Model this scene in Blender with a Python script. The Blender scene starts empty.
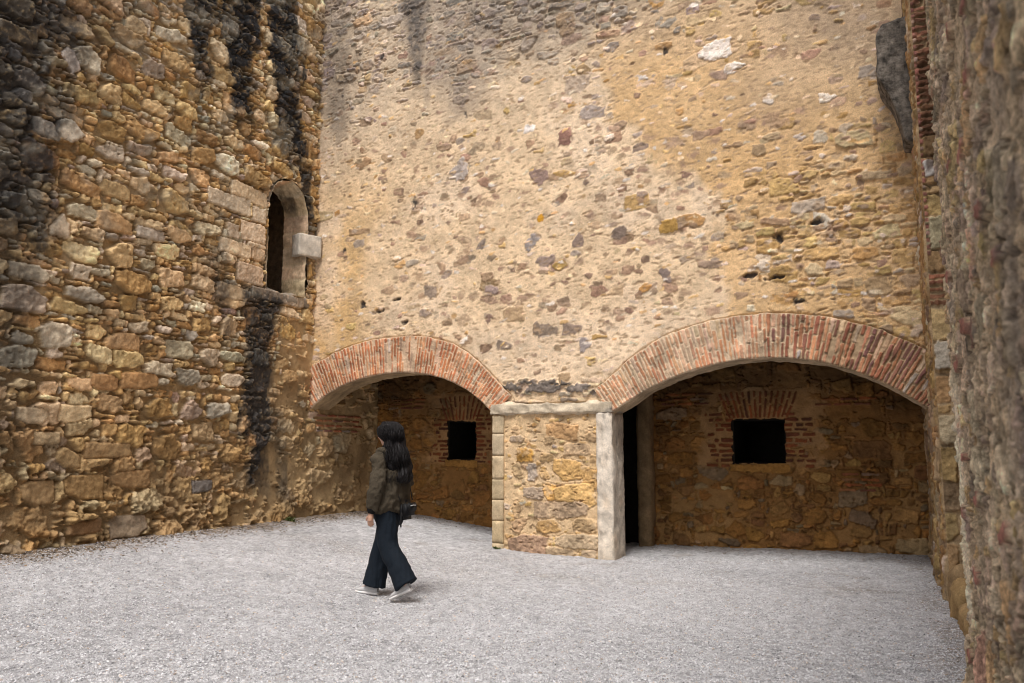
import bpy, bmesh, math, random
import numpy as np
from mathutils import Vector, Matrix

rng = np.random.default_rng(7)
random.seed(7)
scene = bpy.context.scene
COL = scene.collection

# ------------------------------------------------------------------ camera model (measurements from the photograph)
F = 800.0
TH = math.radians(25.3)
PITCH = math.atan((446 - 341.5) / F)
EYE = 1.45
fw = np.array([-math.sin(TH) * math.cos(PITCH), math.cos(TH) * math.cos(PITCH), math.sin(PITCH)])
rt = np.array([math.cos(TH), math.sin(TH), 0.0])
up = np.cross(rt, fw)


def at(x, y, ax, val):
    d = fw + (x - 512) / F * rt - (y - 341.5) / F * up
    o = np.array([0, 0, EYE])
    t = (val - o[ax]) / d[ax]
    return o + t * d


def bw(x, y, Y=10.0):            # back wall (X, Z)
    p = at(x, y, 1, Y)
    return p[0], p[2]


def lw(x, y):                    # left wall (Y, Z)
    p = at(x, y, 0, -8.2)
    return p[1], p[2]


def rw(x, y, X=0.45):            # right wall (-Y, Z)
    p = at(x, y, 0, X)
    return -p[1], p[2]


# ------------------------------------------------------------------ objects
def link(name, me, mat=None, parent=None):
    o = bpy.data.objects.new(name, me)
    COL.objects.link(o)
    if mat is not None:
        o.data.materials.append(mat)
    if parent is not None:
        o.parent = parent
    return o


def tag(o, label=None, cat=None, kind=None, group=None):
    if label: o['label'] = label
    if cat: o['category'] = cat
    if kind: o['kind'] = kind
    if group: o['group'] = group
    return o


def empty(name, loc=(0, 0, 0), rz=0.0):
    o = bpy.data.objects.new(name, None)
    o.location = loc
    o.rotation_euler = (0, 0, rz)
    o.empty_display_size = 0.2
    COL.objects.link(o)
    return o


def np_mesh(name, V, Fc, col=None, smooth=True):
    """V (n,3); Fc (m,k) all faces with k corners; col (n,3)"""
    V = np.asarray(V, np.float32); Fc = np.asarray(Fc, np.int32)
    m, k = Fc.shape
    me = bpy.data.meshes.new(name)
    me.vertices.add(len(V)); me.vertices.foreach_set('co', V.ravel())
    me.loops.add(m * k); me.loops.foreach_set('vertex_index', Fc.ravel())
    me.polygons.add(m)
    me.polygons.foreach_set('loop_start', np.arange(0, m * k, k, dtype=np.int32))
    me.polygons.foreach_set('loop_total', np.full(m, k, np.int32))
    me.polygons.foreach_set('use_smooth', np.full(m, smooth, bool))
    if col is not None:
        a = me.attributes.new('Col', 'FLOAT_COLOR', 'POINT')
        c4 = np.ones((len(V), 4), np.float32); c4[:, :3] = np.clip(col, 0.004, 0.9)
        a.data.foreach_set('color', c4.ravel())
    me.update(calc_edges=True)
    me.validate()
    return me


def box_data(x0, x1, y0, y1, z0, z1):
    V = [(x, y, z) for z in (z0, z1) for y in (y0, y1) for x in (x0, x1)]
    Q = [(0, 2, 3, 1), (4, 5, 7, 6), (0, 1, 5, 4), (2, 6, 7, 3), (0, 4, 6, 2), (1, 3, 7, 5)]
    return V, Q


class MB:
    def __init__(s): s.v = []; s.f = []
    def box(s, *b):
        V, Q = box_data(*b); n = len(s.v)
        s.v += V; s.f += [tuple(i + n for i in q) for q in Q]
    def build(s, name, mat, parent=None, smooth=False):
        me = bpy.data.meshes.new(name); me.from_pydata(s.v, [], s.f); me.update()
        if smooth:
            me.polygons.foreach_set('use_smooth', [True] * len(me.polygons))
        return link(name, me, mat, parent)


# ------------------------------------------------------------------ noise
_T = np.random.default_rng(3).random((256, 256)).astype(np.float32)


def vn(U, V, s, seed=0):
    """value noise in [-1,1], feature size s metres"""
    x = U / s + seed * 17.31 + 500.0; y = V / s + seed * 9.77 + 500.0
    xi = np.floor(x); yi = np.floor(y)
    fx = (x - xi); fy = (y - yi)
    fx = fx * fx * (3 - 2 * fx); fy = fy * fy * (3 - 2 * fy)
    xi = xi.astype(np.int64) & 255; yi = yi.astype(np.int64) & 255
    x2 = (xi + 1) & 255; y2 = (yi + 1) & 255
    a = _T[xi, yi]; b = _T[x2, yi]; c = _T[xi, y2]; d = _T[x2, y2]
    return ((a + (b - a) * fx) * (1 - fy) + (c + (d - c) * fx) * fy) * 2 - 1


def fbm(U, V, s, seed=0, oct=4, g=0.5):
    r = np.zeros(np.broadcast(U, V).shape, np.float32); a = 1.0; t = 0
    for k in range(oct):
        r += a * vn(U, V, s, seed + k * 3); t += a; a *= g; s *= 0.5
    return r / t * 1.5


def sstep(a, b, x):
    t = np.clip((x - a) / (b - a), 0, 1)
    return t * t * (3 - 2 * t)


def mixc(C, col, m):
    return C + (np.asarray(col, np.float32) - C) * m[..., None]


# ------------------------------------------------------------------ heightfield wall
class Field:
    def __init__(s, u, v, base=0.0):
        s.u = np.asarray(u, np.float32); s.v = np.asarray(v, np.float32)
        s.U, s.V = np.meshgrid(s.u, s.v)              # shape (nv, nu)
        s.H = np.full(s.U.shape, base, np.float32)
        s.C = np.zeros(s.U.shape + (3,), np.float32)
        s.M = np.zeros(s.U.shape, np.float32)         # 1 on a stone
        s.n1 = fbm(s.U, s.V, 0.07, 41, 3)
        s.n2 = fbm(s.U, s.V, 0.03, 57, 2)
        s.n3 = fbm(s.U, s.V, 0.22, 77, 3)

    def win(s, cu, cv, r):
        i0, i1 = np.searchsorted(s.u, (cu - r, cu + r)); j0, j1 = np.searchsorted(s.v, (cv - r, cv + r))
        return slice(j0, j1), slice(i0, i1)

    def stone(s, cu, cv, w, h, col, height=0.03, rot=0.0, bevel=0.03, rough=0.008, cut=0.25, jit=0.12, base=None, edge=0.012,
              mode='max', var=0.22, tilt=0.06, crack=0.0):
        r = 0.5 * math.hypot(w, h) + 0.03
        sl = s.win(cu, cv, r)
        U = s.U[sl] - cu
        if U.size == 0 or U.shape[0] < 2 or U.shape[1] < 2: return
        V = s.V[sl] - cv
        c, sn = math.cos(rot), math.sin(rot)
        x = U * c + V * sn; y = -U * sn + V * c
        d = None
        for k in range(4):
            a = k * math.pi / 2 + random.uniform(-jit, jit)
            sup = (w if k % 2 == 0 else h) * 0.5 * random.uniform(0.94, 1.02)
            e = sup - (x * math.cos(a) + y * math.sin(a))
            d = e if d is None else np.minimum(d, e)
        if cut > 0:
            for sx in (-1, 1):
                for sy in (-1, 1):
                    if random.random() < 0.8:
                        q = random.uniform(0.0, cut) * min(w, h)
                        a = math.atan2(sy * w * random.uniform(0.7, 1.3), sx * h * random.uniform(0.7, 1.3))
                        # plane through a point q in from the corner
                        cx, cy = sx * (w / 2 - q), sy * (h / 2 - q * 0.6)
                        e = (cx - x) * math.cos(a) + (cy - y) * math.sin(a)
                        d = np.minimum(d, e)
        d = d + s.n1[sl] * edge + s.n2[sl] * edge * 0.6
        t = np.clip(d / bevel, 0, 1)
        prof = np.sqrt(np.clip(1 - (1 - t) ** 2, 0, 1))
        hz = height * prof + rough * (s.n1[sl] * 0.9 + s.n2[sl] * 0.5) * t + t * tilt * (random.uniform(-1, 1) * x + random.uniform(-1, 1) * y)
        b = s.H[sl] * 0 if base is None else base
        Hn = b + hz
        ins = d > 0
        if mode == 'max':
            take = ins & (Hn > s.H[sl] - 0.004)
        else:
            take = ins
        s.H[sl] = np.where(take, Hn, s.H[sl])
        if crack > 0:
            ring = np.exp(-(d / 0.012) ** 2) * (d <= 0.004)
            s.H[sl] -= crack * ring * np.clip(0.5 + s.n3[sl] * 2.0, 0, 1)
        vcol = 1 + var * (s.n3[sl] * 0.8 + s.n1[sl] * 0.5 + s.n2[sl] * 0.35)
        cc = np.asarray(col, np.float32)[None, None, :] * vcol[..., None]
        k = (take * np.clip(d / 0.008, 0, 1))[..., None]
        s.C[sl] = s.C[sl] * (1 - k) + cc * k
        s.M[sl] = np.where(take, 1.0, s.M[sl])

    def pit(s, cu, cv, w, h, depth, col, rot=0.0, mix=0.8):
        r = max(w, h) * 0.75
        sl = s.win(cu, cv, r)
        U = s.U[sl] - cu
        if U.size == 0: return
        V = s.V[sl] - cv
        c, sn = math.cos(rot), math.sin(rot)
        x = (U * c + V * sn) / (w / 2); y = (-U * sn + V * c) / (h / 2)
        d = 1 - np.sqrt(x * x + y * y) + s.n1[sl] * 0.45 + s.n2[sl] * 0.3
        t = np.clip(d / 0.5, 0, 1)
        s.H[sl] -= depth * t
        k = (t * mix)[..., None]
        s.C[sl] = s.C[sl] * (1 - k) + np.asarray(col, np.float32) * k

    def build(s, name, O, Ua, Va, Na, mat, parent=None, keep=None, sat=1.0, gain=1.0):
        O, Ua, Va, Na = map(lambda q: np.asarray(q, np.float32), (O, Ua, Va, Na))
        P = O + s.U[..., None] * Ua + s.V[..., None] * Va + s.H[..., None] * Na
        nv, nu = s.U.shape
        idx = np.arange(nv * nu).reshape(nv, nu)
        Q = np.stack([idx[:-1, :-1], idx[:-1, 1:], idx[1:, 1:], idx[1:, :-1]], -1)
        if keep is not None:
            kf = keep[:-1, :-1] & keep[:-1, 1:] & keep[1:, 1:] & keep[1:, :-1]
            Q = Q[kf]
        Q = Q.reshape(-1, 4)
        P = P.reshape(-1, 3); C = s.C.reshape(-1, 3)
        if sat != 1.0:
            lum = (C @ np.array((.3, .6, .1), np.float32))[:, None]; C = np.clip(lum + (C - lum) * sat, .004, .9)
        C = C * np.asarray(gain, np.float32)
        used = np.zeros(len(P), bool); used[Q.ravel()] = True
        remap = np.cumsum(used) - 1
        me = np_mesh(name, P[used], remap[Q], C[used])
        return link(name, me, mat, parent)


def axis(*seg):
    """seg: (start, end, step), ... -> 1D coordinates"""
    out = []
    for a, b, st in seg:
        n = max(1, int(round((b - a) / st)))
        out.append(np.linspace(a, b, n, endpoint=False))
    out.append(np.array([seg[-1][1]]))
    return np.concatenate(out)


def pack(u0, u1, v0, v1, cell, big, fill, tries, seed):
    """random rectangle packing on a coarse grid: big = list of (wmin,wmax,hmin,hmax,share of the tries), fill = (wmax,hmax)"""
    R = random.Random(seed)
    nu = int((u1 - u0) / cell); nv = int((v1 - v0) / cell)
    occ = np.zeros((nv, nu), bool); out = []
    for (a, b, c, d, n) in big:
        for _ in range(int(n * tries)):
            w = R.randint(a, b); h = R.randint(c, d)
            if nu <= w or nv <= h: continue
            i = R.randrange(0, nu - w); j = R.randrange(0, nv - h)
            if occ[j:j + h, i:i + w].any(): continue
            occ[j:j + h, i:i + w] = True
            out.append((u0 + (i + w / 2) * cell, v0 + (j + h / 2) * cell, w * cell, h * cell))
    for j in range(nv):
        for i in range(nu):
            if occ[j, i]: continue
            W = R.randint(max(1, fill[0] // 2), fill[0]); Hh = R.randint(1, fill[1])
            w = 1
            while w < W and i + w < nu and not occ[j, i + w]: w += 1
            h = 1
            while h < Hh and j + h < nv and not occ[j + h, i:i + w].any(): h += 1
            occ[j:j + h, i:i + w] = True
            out.append((u0 + (i + w / 2) * cell, v0 + (j + h / 2) * cell, w * cell, h * cell))
    return out


def pick(pal):
    r = random.random() * sum(p[1] for p in pal)
    for c, w in pal:
        r -= w
        if r <= 0: break
    k = random.uniform(0.8, 1.2)
    return tuple(x * k * random.uniform(0.95, 1.05) for x in c)


def streak(Fd, pts, w0, w1, strength, col=(0.022, 0.022, 0.025), seed=0, soft=0.5, rag=0.12):
    """a run-down stain along a polyline of (u,v), top to bottom"""
    P = np.array(pts, np.float32)
    o = np.argsort(P[:, 1]); P = P[o]
    cu = np.interp(Fd.V[:, 0], P[:, 1], P[:, 0])[:, None]
    tv = np.clip((Fd.V - P[0, 1]) / (P[-1, 1] - P[0, 1]), 0, 1)
    w = w0 + (w1 - w0) * tv
    dd = np.abs(Fd.U - cu + rag * fbm(Fd.U, Fd.V, 0.5, 11 + seed, 4)) / w
    m = 1 - sstep(1 - soft, 1 + soft * 0.6, dd + 0.35 * fbm(Fd.U, Fd.V * 0.35, 0.12, 31 + seed, 3))
    m *= sstep(P[0, 1] - 0.05, P[0, 1] + 0.5, Fd.V + 0.25 * fbm(Fd.U, Fd.V, 0.3, 5 + seed)) * (1 - sstep(P[-1, 1], P[-1, 1] + 0.3, Fd.V))
    m *= np.clip(0.93 + 0.3 * Fd.n1 + 0.3 * Fd.n3, 0.3, 1)
    m *= np.clip(1.12 - 3.0 * np.clip(Fd.H - .02, 0, .1), .82, 1) * (1 - .3 * np.clip(Fd.n2 * 1.6 - .4, 0, 1))
    m = np.clip(m * 1.15, 0, 1)
    Fd.C = mixc(Fd.C, col, np.clip(m * strength, 0, 1))


# ------------------------------------------------------------------ materials
def new_mat(name):
    m = bpy.data.materials.new(name); m.use_nodes = True
    nt = m.node_tree; b = nt.nodes['Principled BSDF']
    b.inputs['Roughness'].default_value = 0.9
    b.inputs['Specular IOR Level'].default_value = 0.2
    return m, nt, b


def nnode(nt, scale, detail=4, rough=0.6, coord=None):
    n = nt.nodes.new('ShaderNodeTexNoise'); n.inputs['Scale'].default_value = scale
    n.inputs['Detail'].default_value = detail; n.inputs['Roughness'].default_value = rough
    if coord: nt.links.new(coord, n.inputs['Vector'])
    return n


def mat_stone(name, amp=0.35, bump=0.5, fine=70, dist=0.01, color=None):
    m, nt, b = new_mat(name); L = nt.links
    tc = nt.nodes.new('ShaderNodeTexCoord')
    n1 = nnode(nt, fine, 5, 0.7, tc.outputs['Object']); n2 = nnode(nt, 9, 5, 0.65, tc.outputs['Object'])
    if color is None:
        at_ = nt.nodes.new('ShaderNodeAttribute'); at_.attribute_name = 'Col'; src = at_.outputs['Color']
    else:
        rgb = nt.nodes.new('ShaderNodeRGB'); rgb.outputs[0].default_value = (*color, 1); src = rgb.outputs[0]
    mr = nt.nodes.new('ShaderNodeMapRange'); mr.inputs['From Min'].default_value = 0.3; mr.inputs['From Max'].default_value = 0.7
    mr.inputs['To Min'].default_value = 1 - amp; mr.inputs['To Max'].default_value = 1 + amp
    L.new(n1.outputs['Fac'], mr.inputs['Value'])
    mr2 = nt.nodes.new('ShaderNodeMapRange'); mr2.inputs['From Min'].default_value = 0.3; mr2.inputs['From Max'].default_value = 0.7
    mr2.inputs['To Min'].default_value = 1 - amp * 0.6; mr2.inputs['To Max'].default_value = 1 + amp * 0.6
    L.new(n2.outputs['Fac'], mr2.inputs['Value'])
    mu = nt.nodes.new('ShaderNodeMath'); mu.operation = 'MULTIPLY'
    L.new(mr.outputs[0], mu.inputs[0]); L.new(mr2.outputs[0], mu.inputs[1])
    vm = nt.nodes.new('ShaderNodeVectorMath'); vm.operation = 'SCALE'
    L.new(src, vm.inputs[0]); L.new(mu.outputs[0], vm.inputs['Scale'])
    L.new(vm.outputs[0], b.inputs['Base Color'])
    bp = nt.nodes.new('ShaderNodeBump'); bp.inputs['Strength'].default_value = bump; bp.inputs['Distance'].default_value = dist
    n3 = nnode(nt, fine * 1.3, 6, 0.75, tc.outputs['Object'])
    L.new(n3.outputs['Fac'], bp.inputs['Height']); L.new(bp.outputs[0], b.inputs['Normal'])
    return m


def mat_plain(name, col, rough=0.8, spec=0.2, bump=0.0, scale=200, var=0.0, dist=0.003):
    m, nt, b = new_mat(name)
    b.inputs['Base Color'].default_value = (*col, 1); b.inputs['Roughness'].default_value = rough
    b.inputs['Specular IOR Level'].default_value = spec
    if bump or var:
        tc = nt.nodes.new('ShaderNodeTexCoord'); n = nnode(nt, scale, 4, 0.6, tc.outputs['Object'])
        if bump:
            bp = nt.nodes.new('ShaderNodeBump'); bp.inputs['Strength'].default_value = bump; bp.inputs['Distance'].default_value = dist
            nt.links.new(n.outputs['Fac'], bp.inputs['Height']); nt.links.new(bp.outputs[0], b.inputs['Normal'])
        if var:
            mr = nt.nodes.new('ShaderNodeMapRange'); mr.inputs['From Min'].default_value = 0.3; mr.inputs['From Max'].default_value = 0.7
            mr.inputs['To Min'].default_value = 1 - var; mr.inputs['To Max'].default_value = 1 + var
            nt.links.new(n.outputs['Fac'], mr.inputs['Value'])
            vm = nt.nodes.new('ShaderNodeVectorMath'); vm.operation = 'SCALE'; vm.inputs[0].default_value = col
            nt.links.new(mr.outputs[0], vm.inputs['Scale']); nt.links.new(vm.outputs[0], b.inputs['Base Color'])
    return m


M_WALL = mat_stone('rubble_stone', 0.28, 0.6)
M_ROUGH = mat_stone('weathered_mortar', 0.45, 1.0, 48, 0.02)
M_BRICK = mat_stone('old_brick', 0.35, 0.5, 110, 0.006)
M_CORE = mat_stone('wall_core_stone', 0.4, 0.8, 12, 0.05, color=(0.22, 0.16, 0.10))
M_DARK = mat_stone('shade_black_interior', 0.3, 0.5, 12, 0.03, color=(0.02, 0.016, 0.012))  # near-black albedo: the deep shade inside the openings is put into the colour
M_GROUND = mat_stone('white_gravel', 0.40, 1.0, 110, 0.012)
M_PEB = mat_stone('gravel_chips', 0.15, 0.2, 90, 0.003)

# ------------------------------------------------------------------ palettes (linear albedo)
P_LEFT = [((0.46, 0.33, 0.18), 3), ((0.38, 0.25, 0.12), 3), ((0.52, 0.40, 0.25), 2.4), ((0.30, 0.185, 0.085), 1.8),
          ((0.42, 0.36, 0.27), 1.8), ((0.30, 0.27, 0.22), 1.0), ((0.55, 0.47, 0.36), 0.7), ((0.32, 0.25, 0.20), 0.8)]
P_PALE = [((0.55, 0.44, 0.31), 2), ((0.50, 0.40, 0.28), 2), ((0.58, 0.50, 0.40), 1)]
P_BACK = [((0.32, 0.23, 0.165), 3), ((0.38, 0.285, 0.20), 2.5), ((0.40, 0.32, 0.24), 1.5), ((0.46, 0.36, 0.24), 2.0), ((0.40, 0.26, 0.11), 0.7),
          ((0.37, 0.32, 0.265), 0.7), ((0.56, 0.48, 0.38), 1.2)]
P_OCH = [((0.50, 0.36, 0.18), 3), ((0.44, 0.30, 0.14), 2), ((0.50, 0.40, 0.25), 2), ((0.36, 0.26, 0.16), 1), ((0.45, 0.40, 0.33), 0.8)]
P_ALC = [((0.34, 0.21, 0.09), 3), ((0.28, 0.17, 0.075), 2), ((0.38, 0.26, 0.13), 2), ((0.22, 0.14, 0.075), 1.5), ((0.40, 0.33, 0.22), 0.8), ((0.24, 0.2, 0.15), 0.7)]
P_BRICK = [((0.47, 0.185, 0.085), 3), ((0.52, 0.26, 0.14), 2.5), ((0.41, 0.15, 0.07), 2), ((0.52, 0.35, 0.24), 1.5), ((0.32, 0.17, 0.115), 1)]
P_BRICKD = [((0.31, 0.12, 0.07), 3), ((0.26, 0.115, 0.08), 2), ((0.38, 0.17, 0.09), 2), ((0.20, 0.10, 0.08), 1.5), ((0.38, 0.22, 0.14), 0.8), ((0.30, 0.25, 0.22), 0.5)]
P_RIGHT = [((0.36, 0.30, 0.24), 3), ((0.30, 0.25, 0.20), 2), ((0.42, 0.36, 0.28), 2), ((0.34, 0.26, 0.15), 2), ((0.24, 0.20, 0.175), 2), ((0.33, 0.22, 0.18), 0.5)]

TOP = 9.2

# ==================================================================================================== BACK WALL
R_IN = np.array([(-3.30, 1.86), (-3.27, 1.9), (-2.77, 2.17), (-2.13, 2.42), (-1.4, 2.5), (-0.73, 2.42), (-0.2, 2.23), (0.15, 2.04), (0.36, 1.86)])
L_IN = np.array([(-8.24, 2.0), (-8.17, 2.05), (-7.85, 2.26), (-7.1, 2.49), (-6.31, 2.52), (-5.71, 2.36), (-5.23, 2.11), (-5.0, 1.88)])


def arc_curve(P):
    c = np.polyfit(P[:, 0], P[:, 1], 4)
    x = np.linspace(P[0, 0], P[-1, 0], 800); z = np.polyval(c, x)
    s = np.concatenate([[0], np.cumsum(np.hypot(np.diff(x), np.diff(z)))])
    return c, x, z, s


RC, LC = arc_curve(R_IN), arc_curve(L_IN)
THICK = 0.545


def thick(curve, xx):
    """the rings narrow where they come down on the pier"""
    t = np.ones(np.shape(xx))
    if curve is RC: t = 1 - .30 * (1 - sstep(-3.3, -2.3, xx))
    else: t = 1 - .32 * sstep(-6.1, -5.05, xx)
    return t




def arc_dist(U, V):
    """distance outward from the nearest intrados curve (negative = inside an opening)"""
    best = np.full(U.shape, 9.0, np.float32)
    for (c, x, z, s) in (RC, LC):
        pts = np.stack([x, z], 1)[::10]
        msk = (U > x[0] - 0.8) & (U < x[-1] + 0.8) & (V < 3.4)
        uu = U[msk]; vv = V[msk]
        d = np.full(uu.shape, 9.0, np.float32)
        for (px, pz), tk in zip(pts, thick(RC if c is RC[0] else LC, pts[:, 0])):
            d = np.minimum(d, np.hypot(uu - px, vv - pz) / tk)
        inside = (uu > x[0]) & (uu < x[-1]) & (vv < np.polyval(c, uu))
        d = np.where(inside, -d, d)
        best[msk] = np.minimum(best[msk], d)
    return best


rear = tag(empty('stone_wall', (0, 0, 0)), 'tall sunlit tan rubble wall pierced by two low brick arches', 'wall', 'thing')

fd = Field(axis((-8.35, 0.55, 0.0125)), axis((-0.1, 9.0, 0.0125)))
U, V = fd.U, fd.V
# zones
big = fbm(U, V, 1.6, 2, 4)
CREAM = (0.68, 0.555, 0.385); OCHRE = (0.60, 0.425, 0.225); GREY = (0.44, 0.385, 0.305)
fd.C[:] = CREAM
a0, b0 = bw(610, 0), bw(745, 320)
ub = np.interp(V, [b0[1], bw(720, 210)[1], bw(640, 110)[1], a0[1]], [b0[0], bw(720, 210)[0], bw(640, 110)[0], a0[0] - 0.3]) - .15
och = sstep(-0.12, 0.22, U - ub + 0.35 * fbm(U, V, 0.5, 8, 4))
fd.C = mixc(fd.C, OCHRE, och * np.clip(0.85 + 0.35 * big, 0, 1))
lft = (1 - sstep(-7.6, -6.6, U + 0.5 * fbm(U, V, 0.7, 19))) * (1 - sstep(4.0, 6.6, V))
fd.C = mixc(fd.C, (0.60, 0.42, 0.20), lft * 0.8)
pale = sstep(-.05, .45, fbm(U, V, 1.1, 37, 4)) * (1 - och) * (1 - sstep(5.5, 7, V))
fd.C = mixc(fd.C, (.72, .61, .465), pale * .7)
grey = sstep(5.6, 7.6, V + 0.7 * big + 0.25 * (-U - 4.5)) 
fd.C = mixc(fd.C, GREY, grey * 0.75)
gR = sstep(4.9, 6.4, V + 0.6 * big) * sstep(-2.4, -0.6, U + 0.5 * big)
fd.C = mixc(fd.C, (0.46, 0.385, 0.29), gR * 0.6)
blot = fbm(U, V, 0.35, 91, 5)
fd.C *= (1 + 0.16 * blot + 0.10 * fd.n1)[..., None]
fd.H += 0.016 * fbm(U, V, 0.9, 5, 4) + 0.006 * fd.n3 + 0.005 * fd.n1 + 0.003 * fd.n2
rub = np.clip(sstep(-2.2, -0.9, U + 0.5 * big) * (1 - sstep(4.4, 5.6, V + 0.4 * big)) + 0.7 * sstep(6.2, 7.8, V), 0, 1)


def rubat(u, v):
    j = min(len(fd.v) - 1, np.searchsorted(fd.v, v)); i = min(len(fd.u) - 1, np.searchsorted(fd.u, u))
    return rub[j, i], och[j, i], grey[j, i]


# rubble courses showing through where the render has gone
for (cu, cv, w, h) in pack(-8.3, 0.5, 1.9, 9.0, 0.06, [(4, 7, 2, 4, 1), (3, 5, 2, 3, 1.5)], (4, 2), 2500, 21):
    r, o_, g_ = rubat(cu, cv)
    if random.random() < r * 0.9 + 0.05:
        c = pick(P_OCH if g_ < 0.5 else [((0.40, 0.35, 0.29), 2), ((0.32, 0.28, 0.24), 2), ((0.48, 0.42, 0.33), 1.5), ((0.42, 0.32, 0.2), 0.8)])
        fd.stone(cu, cv, w * 0.98, h * 0.94, c, random.uniform(0.010, 0.034), random.gauss(0, 0.06), 0.02, 0.012, 0.35, 0.22, base=-0.012, crack=0.014, tilt=0.10)
# embedded stones
n_emb = 1000
for _ in range(n_emb):
    cu = random.uniform(-8.2, 0.4); cv = random.uniform(2.2, 8.9)
    sz = min(0.24, max(0.035, random.lognormvariate(math.log(0.07), 0.45)))
    c = pick(P_BACK)
    if random.random() < .6:
        fd.pit(cu, cv, sz * random.uniform(1.1, 1.9), sz * random.uniform(.8, 1.05), random.uniform(-.004, .006), c, random.gauss(.05, .2), random.uniform(.65, .95))
        continue
    fd.stone(cu, cv, sz * random.uniform(1.0, 1.9), sz * random.uniform(0.75, 1.0), c, random.uniform(0.003, 0.014), random.gauss(0, 0.15), 0.018, 0.010, 0.42, 0.25,
             base=float(fd.H[np.searchsorted(fd.v, cv), np.searchsorted(fd.u, cu)]) - 0.004, edge=0.010, mode='over', crack=0.010, var=0.4)
# the band of darker cobbles in the middle of the cream render
for _ in range(260):
    px = random.uniform(380, 720); py = random.uniform(130, 320)
    cu, cv = bw(px, py)
    sz = random.uniform(0.05, 0.15)
    if random.random() < .6:
        fd.pit(cu, cv, sz * random.uniform(1.2, 1.9), sz, random.uniform(-.004, .006), pick(P_BACK[:3]), random.gauss(.05, .2), random.uniform(.75, .95))
        continue
    fd.stone(cu, cv, sz * random.uniform(1.1, 1.8), sz, pick(P_BACK[:3] + [P_BACK[5]]), 0.006, random.gauss(0.05, 0.2), 0.02, 0.012, 0.45, 0.3,
             base=float(fd.H[np.searchsorted(fd.v, cv), np.searchsorted(fd.u, cu)]) - 0.004, edge=0.011, mode='over', crack=0.012, var=0.45)
# single stones one can pick out in the photograph
for (px, py, wp, hp, c, hh) in [
    (715, 50, 32, 20, (0.78, 0.74, 0.68), .02), (735, 66, 22, 8, (0.78, 0.74, 0.68), .02), (762, 265, 18, 16, (0.62, 0.56, 0.47), .02), (530, 128, 12, 9, (0.74, 0.72, 0.69), .01),
    (592, 111, 24, 16, (0.42, 0.37, 0.33), .008), (578, 84, 26, 18, (0.50, 0.42, 0.33), .006), (540, 218, 8, 9, (0.52, 0.29, 0.05), .008), (668, 227, 20, 15, (0.42, 0.28, 0.10), .012),
    (459, 169, 18, 24, (0.36, 0.33, 0.30), .006), (532, 243, 17, 18, (0.31, 0.29, 0.28), .006), (578, 239, 13, 17, (0.25, 0.2, 0.17), .006), (538, 179, 20, 20, (0.29, 0.22, 0.19), .006),
    (618, 233, 20, 14, (0.22, 0.18, 0.15), .006), (643, 47 + 30, 9, 6, (0.75, 0.73, 0.7), .01), (665, 275, 12, 15, (0.24, 0.2, 0.18), .006), (492, 290, 14, 12, (0.32, 0.26, 0.24), .006),
    (565, 137, 13, 17, (0.26, 0.16, 0.13), .008), (645, 288, 12, 9, (0.55, 0.33, 0.14), .008), (768, 100, 10, 11, (0.72, 0.68, 0.62), .012), (800, 138, 12, 8, (0.5, 0.45, 0.4), .01),
    (545, 262, 22, 12, (0.27, 0.22, 0.19), .006), (560, 264, 18, 12, (0.35, 0.25, 0.1), .006), (710, 265, 24, 10, (0.33, 0.26, 0.2), .01), (828, 97, 18, 10, (0.72, 0.68, 0.6), .015),
    (845, 128, 16, 14, (0.5, 0.43, 0.33), .02), (850, 158, 14, 8, (0.62, 0.54, 0.42), .015), (430, 292, 14, 12, (0.3, 0.25, 0.2), .006), (505, 345, 16, 10, (0.25, 0.21, 0.17), .006),
    (572, 330, 20, 12, (0.27, 0.22, 0.18), .006), (545, 330, 26, 13, (0.24, 0.2, 0.16), .006), (585, 345, 12, 16, (0.36, 0.33, 0.32), .006), (488, 318, 10, 12, (0.28, 0.2, 0.16), .006)]:
    (u0, v0) = bw(px - wp / 2, py + hp / 2); (u1, v1) = bw(px + wp / 2, py - hp / 2)
    cu, cv = (u0 + u1) / 2, (v0 + v1) / 2
    v1 = bw(px, py - hp / 2)[1]; v0 = bw(px, py + hp / 2)[1]
    fd.stone(cu, cv, abs(u1 - u0), abs(v1 - v0), c, hh, 0, 0.025, 0.012, 0.45, 0.2, base=float(fd.H[np.searchsorted(fd.v, cv), np.searchsorted(fd.u, cu)]), edge=0.018, mode='over', crack=0.014, var=0.35)
# chips and pits
for _ in range(8000):
    cu = random.uniform(-8.2, 0.4); cv = random.uniform(2.0, 9.0)
    fd.pit(cu, cv, random.uniform(0.03, 0.13), random.uniform(0.015, 0.04), random.uniform(0.003, 0.012), (0.37, 0.28, 0.185), random.gauss(0.08, 0.22), 0.7)
for _ in range(1100):
    cu = random.uniform(-8.2, 0.4); cv = random.uniform(2.0, 9.0)
    fd.stone(cu, cv, random.uniform(0.04, 0.14), random.uniform(0.02, 0.05), pick([(CREAM, 2), (OCHRE, 1), ((0.62, 0.54, 0.44), 2)]) if random.random() < .85 else (.66, .62, .56), random.uniform(0.003, 0.010), random.gauss(0.05, 0.2), 0.010, 0.006,
             0.4, 0.3, base=float(fd.H[min(len(fd.v) - 1, np.searchsorted(fd.v, cv)), np.searchsorted(fd.u, cu)]) - 0.002, mode='over', var=0.3)
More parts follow.
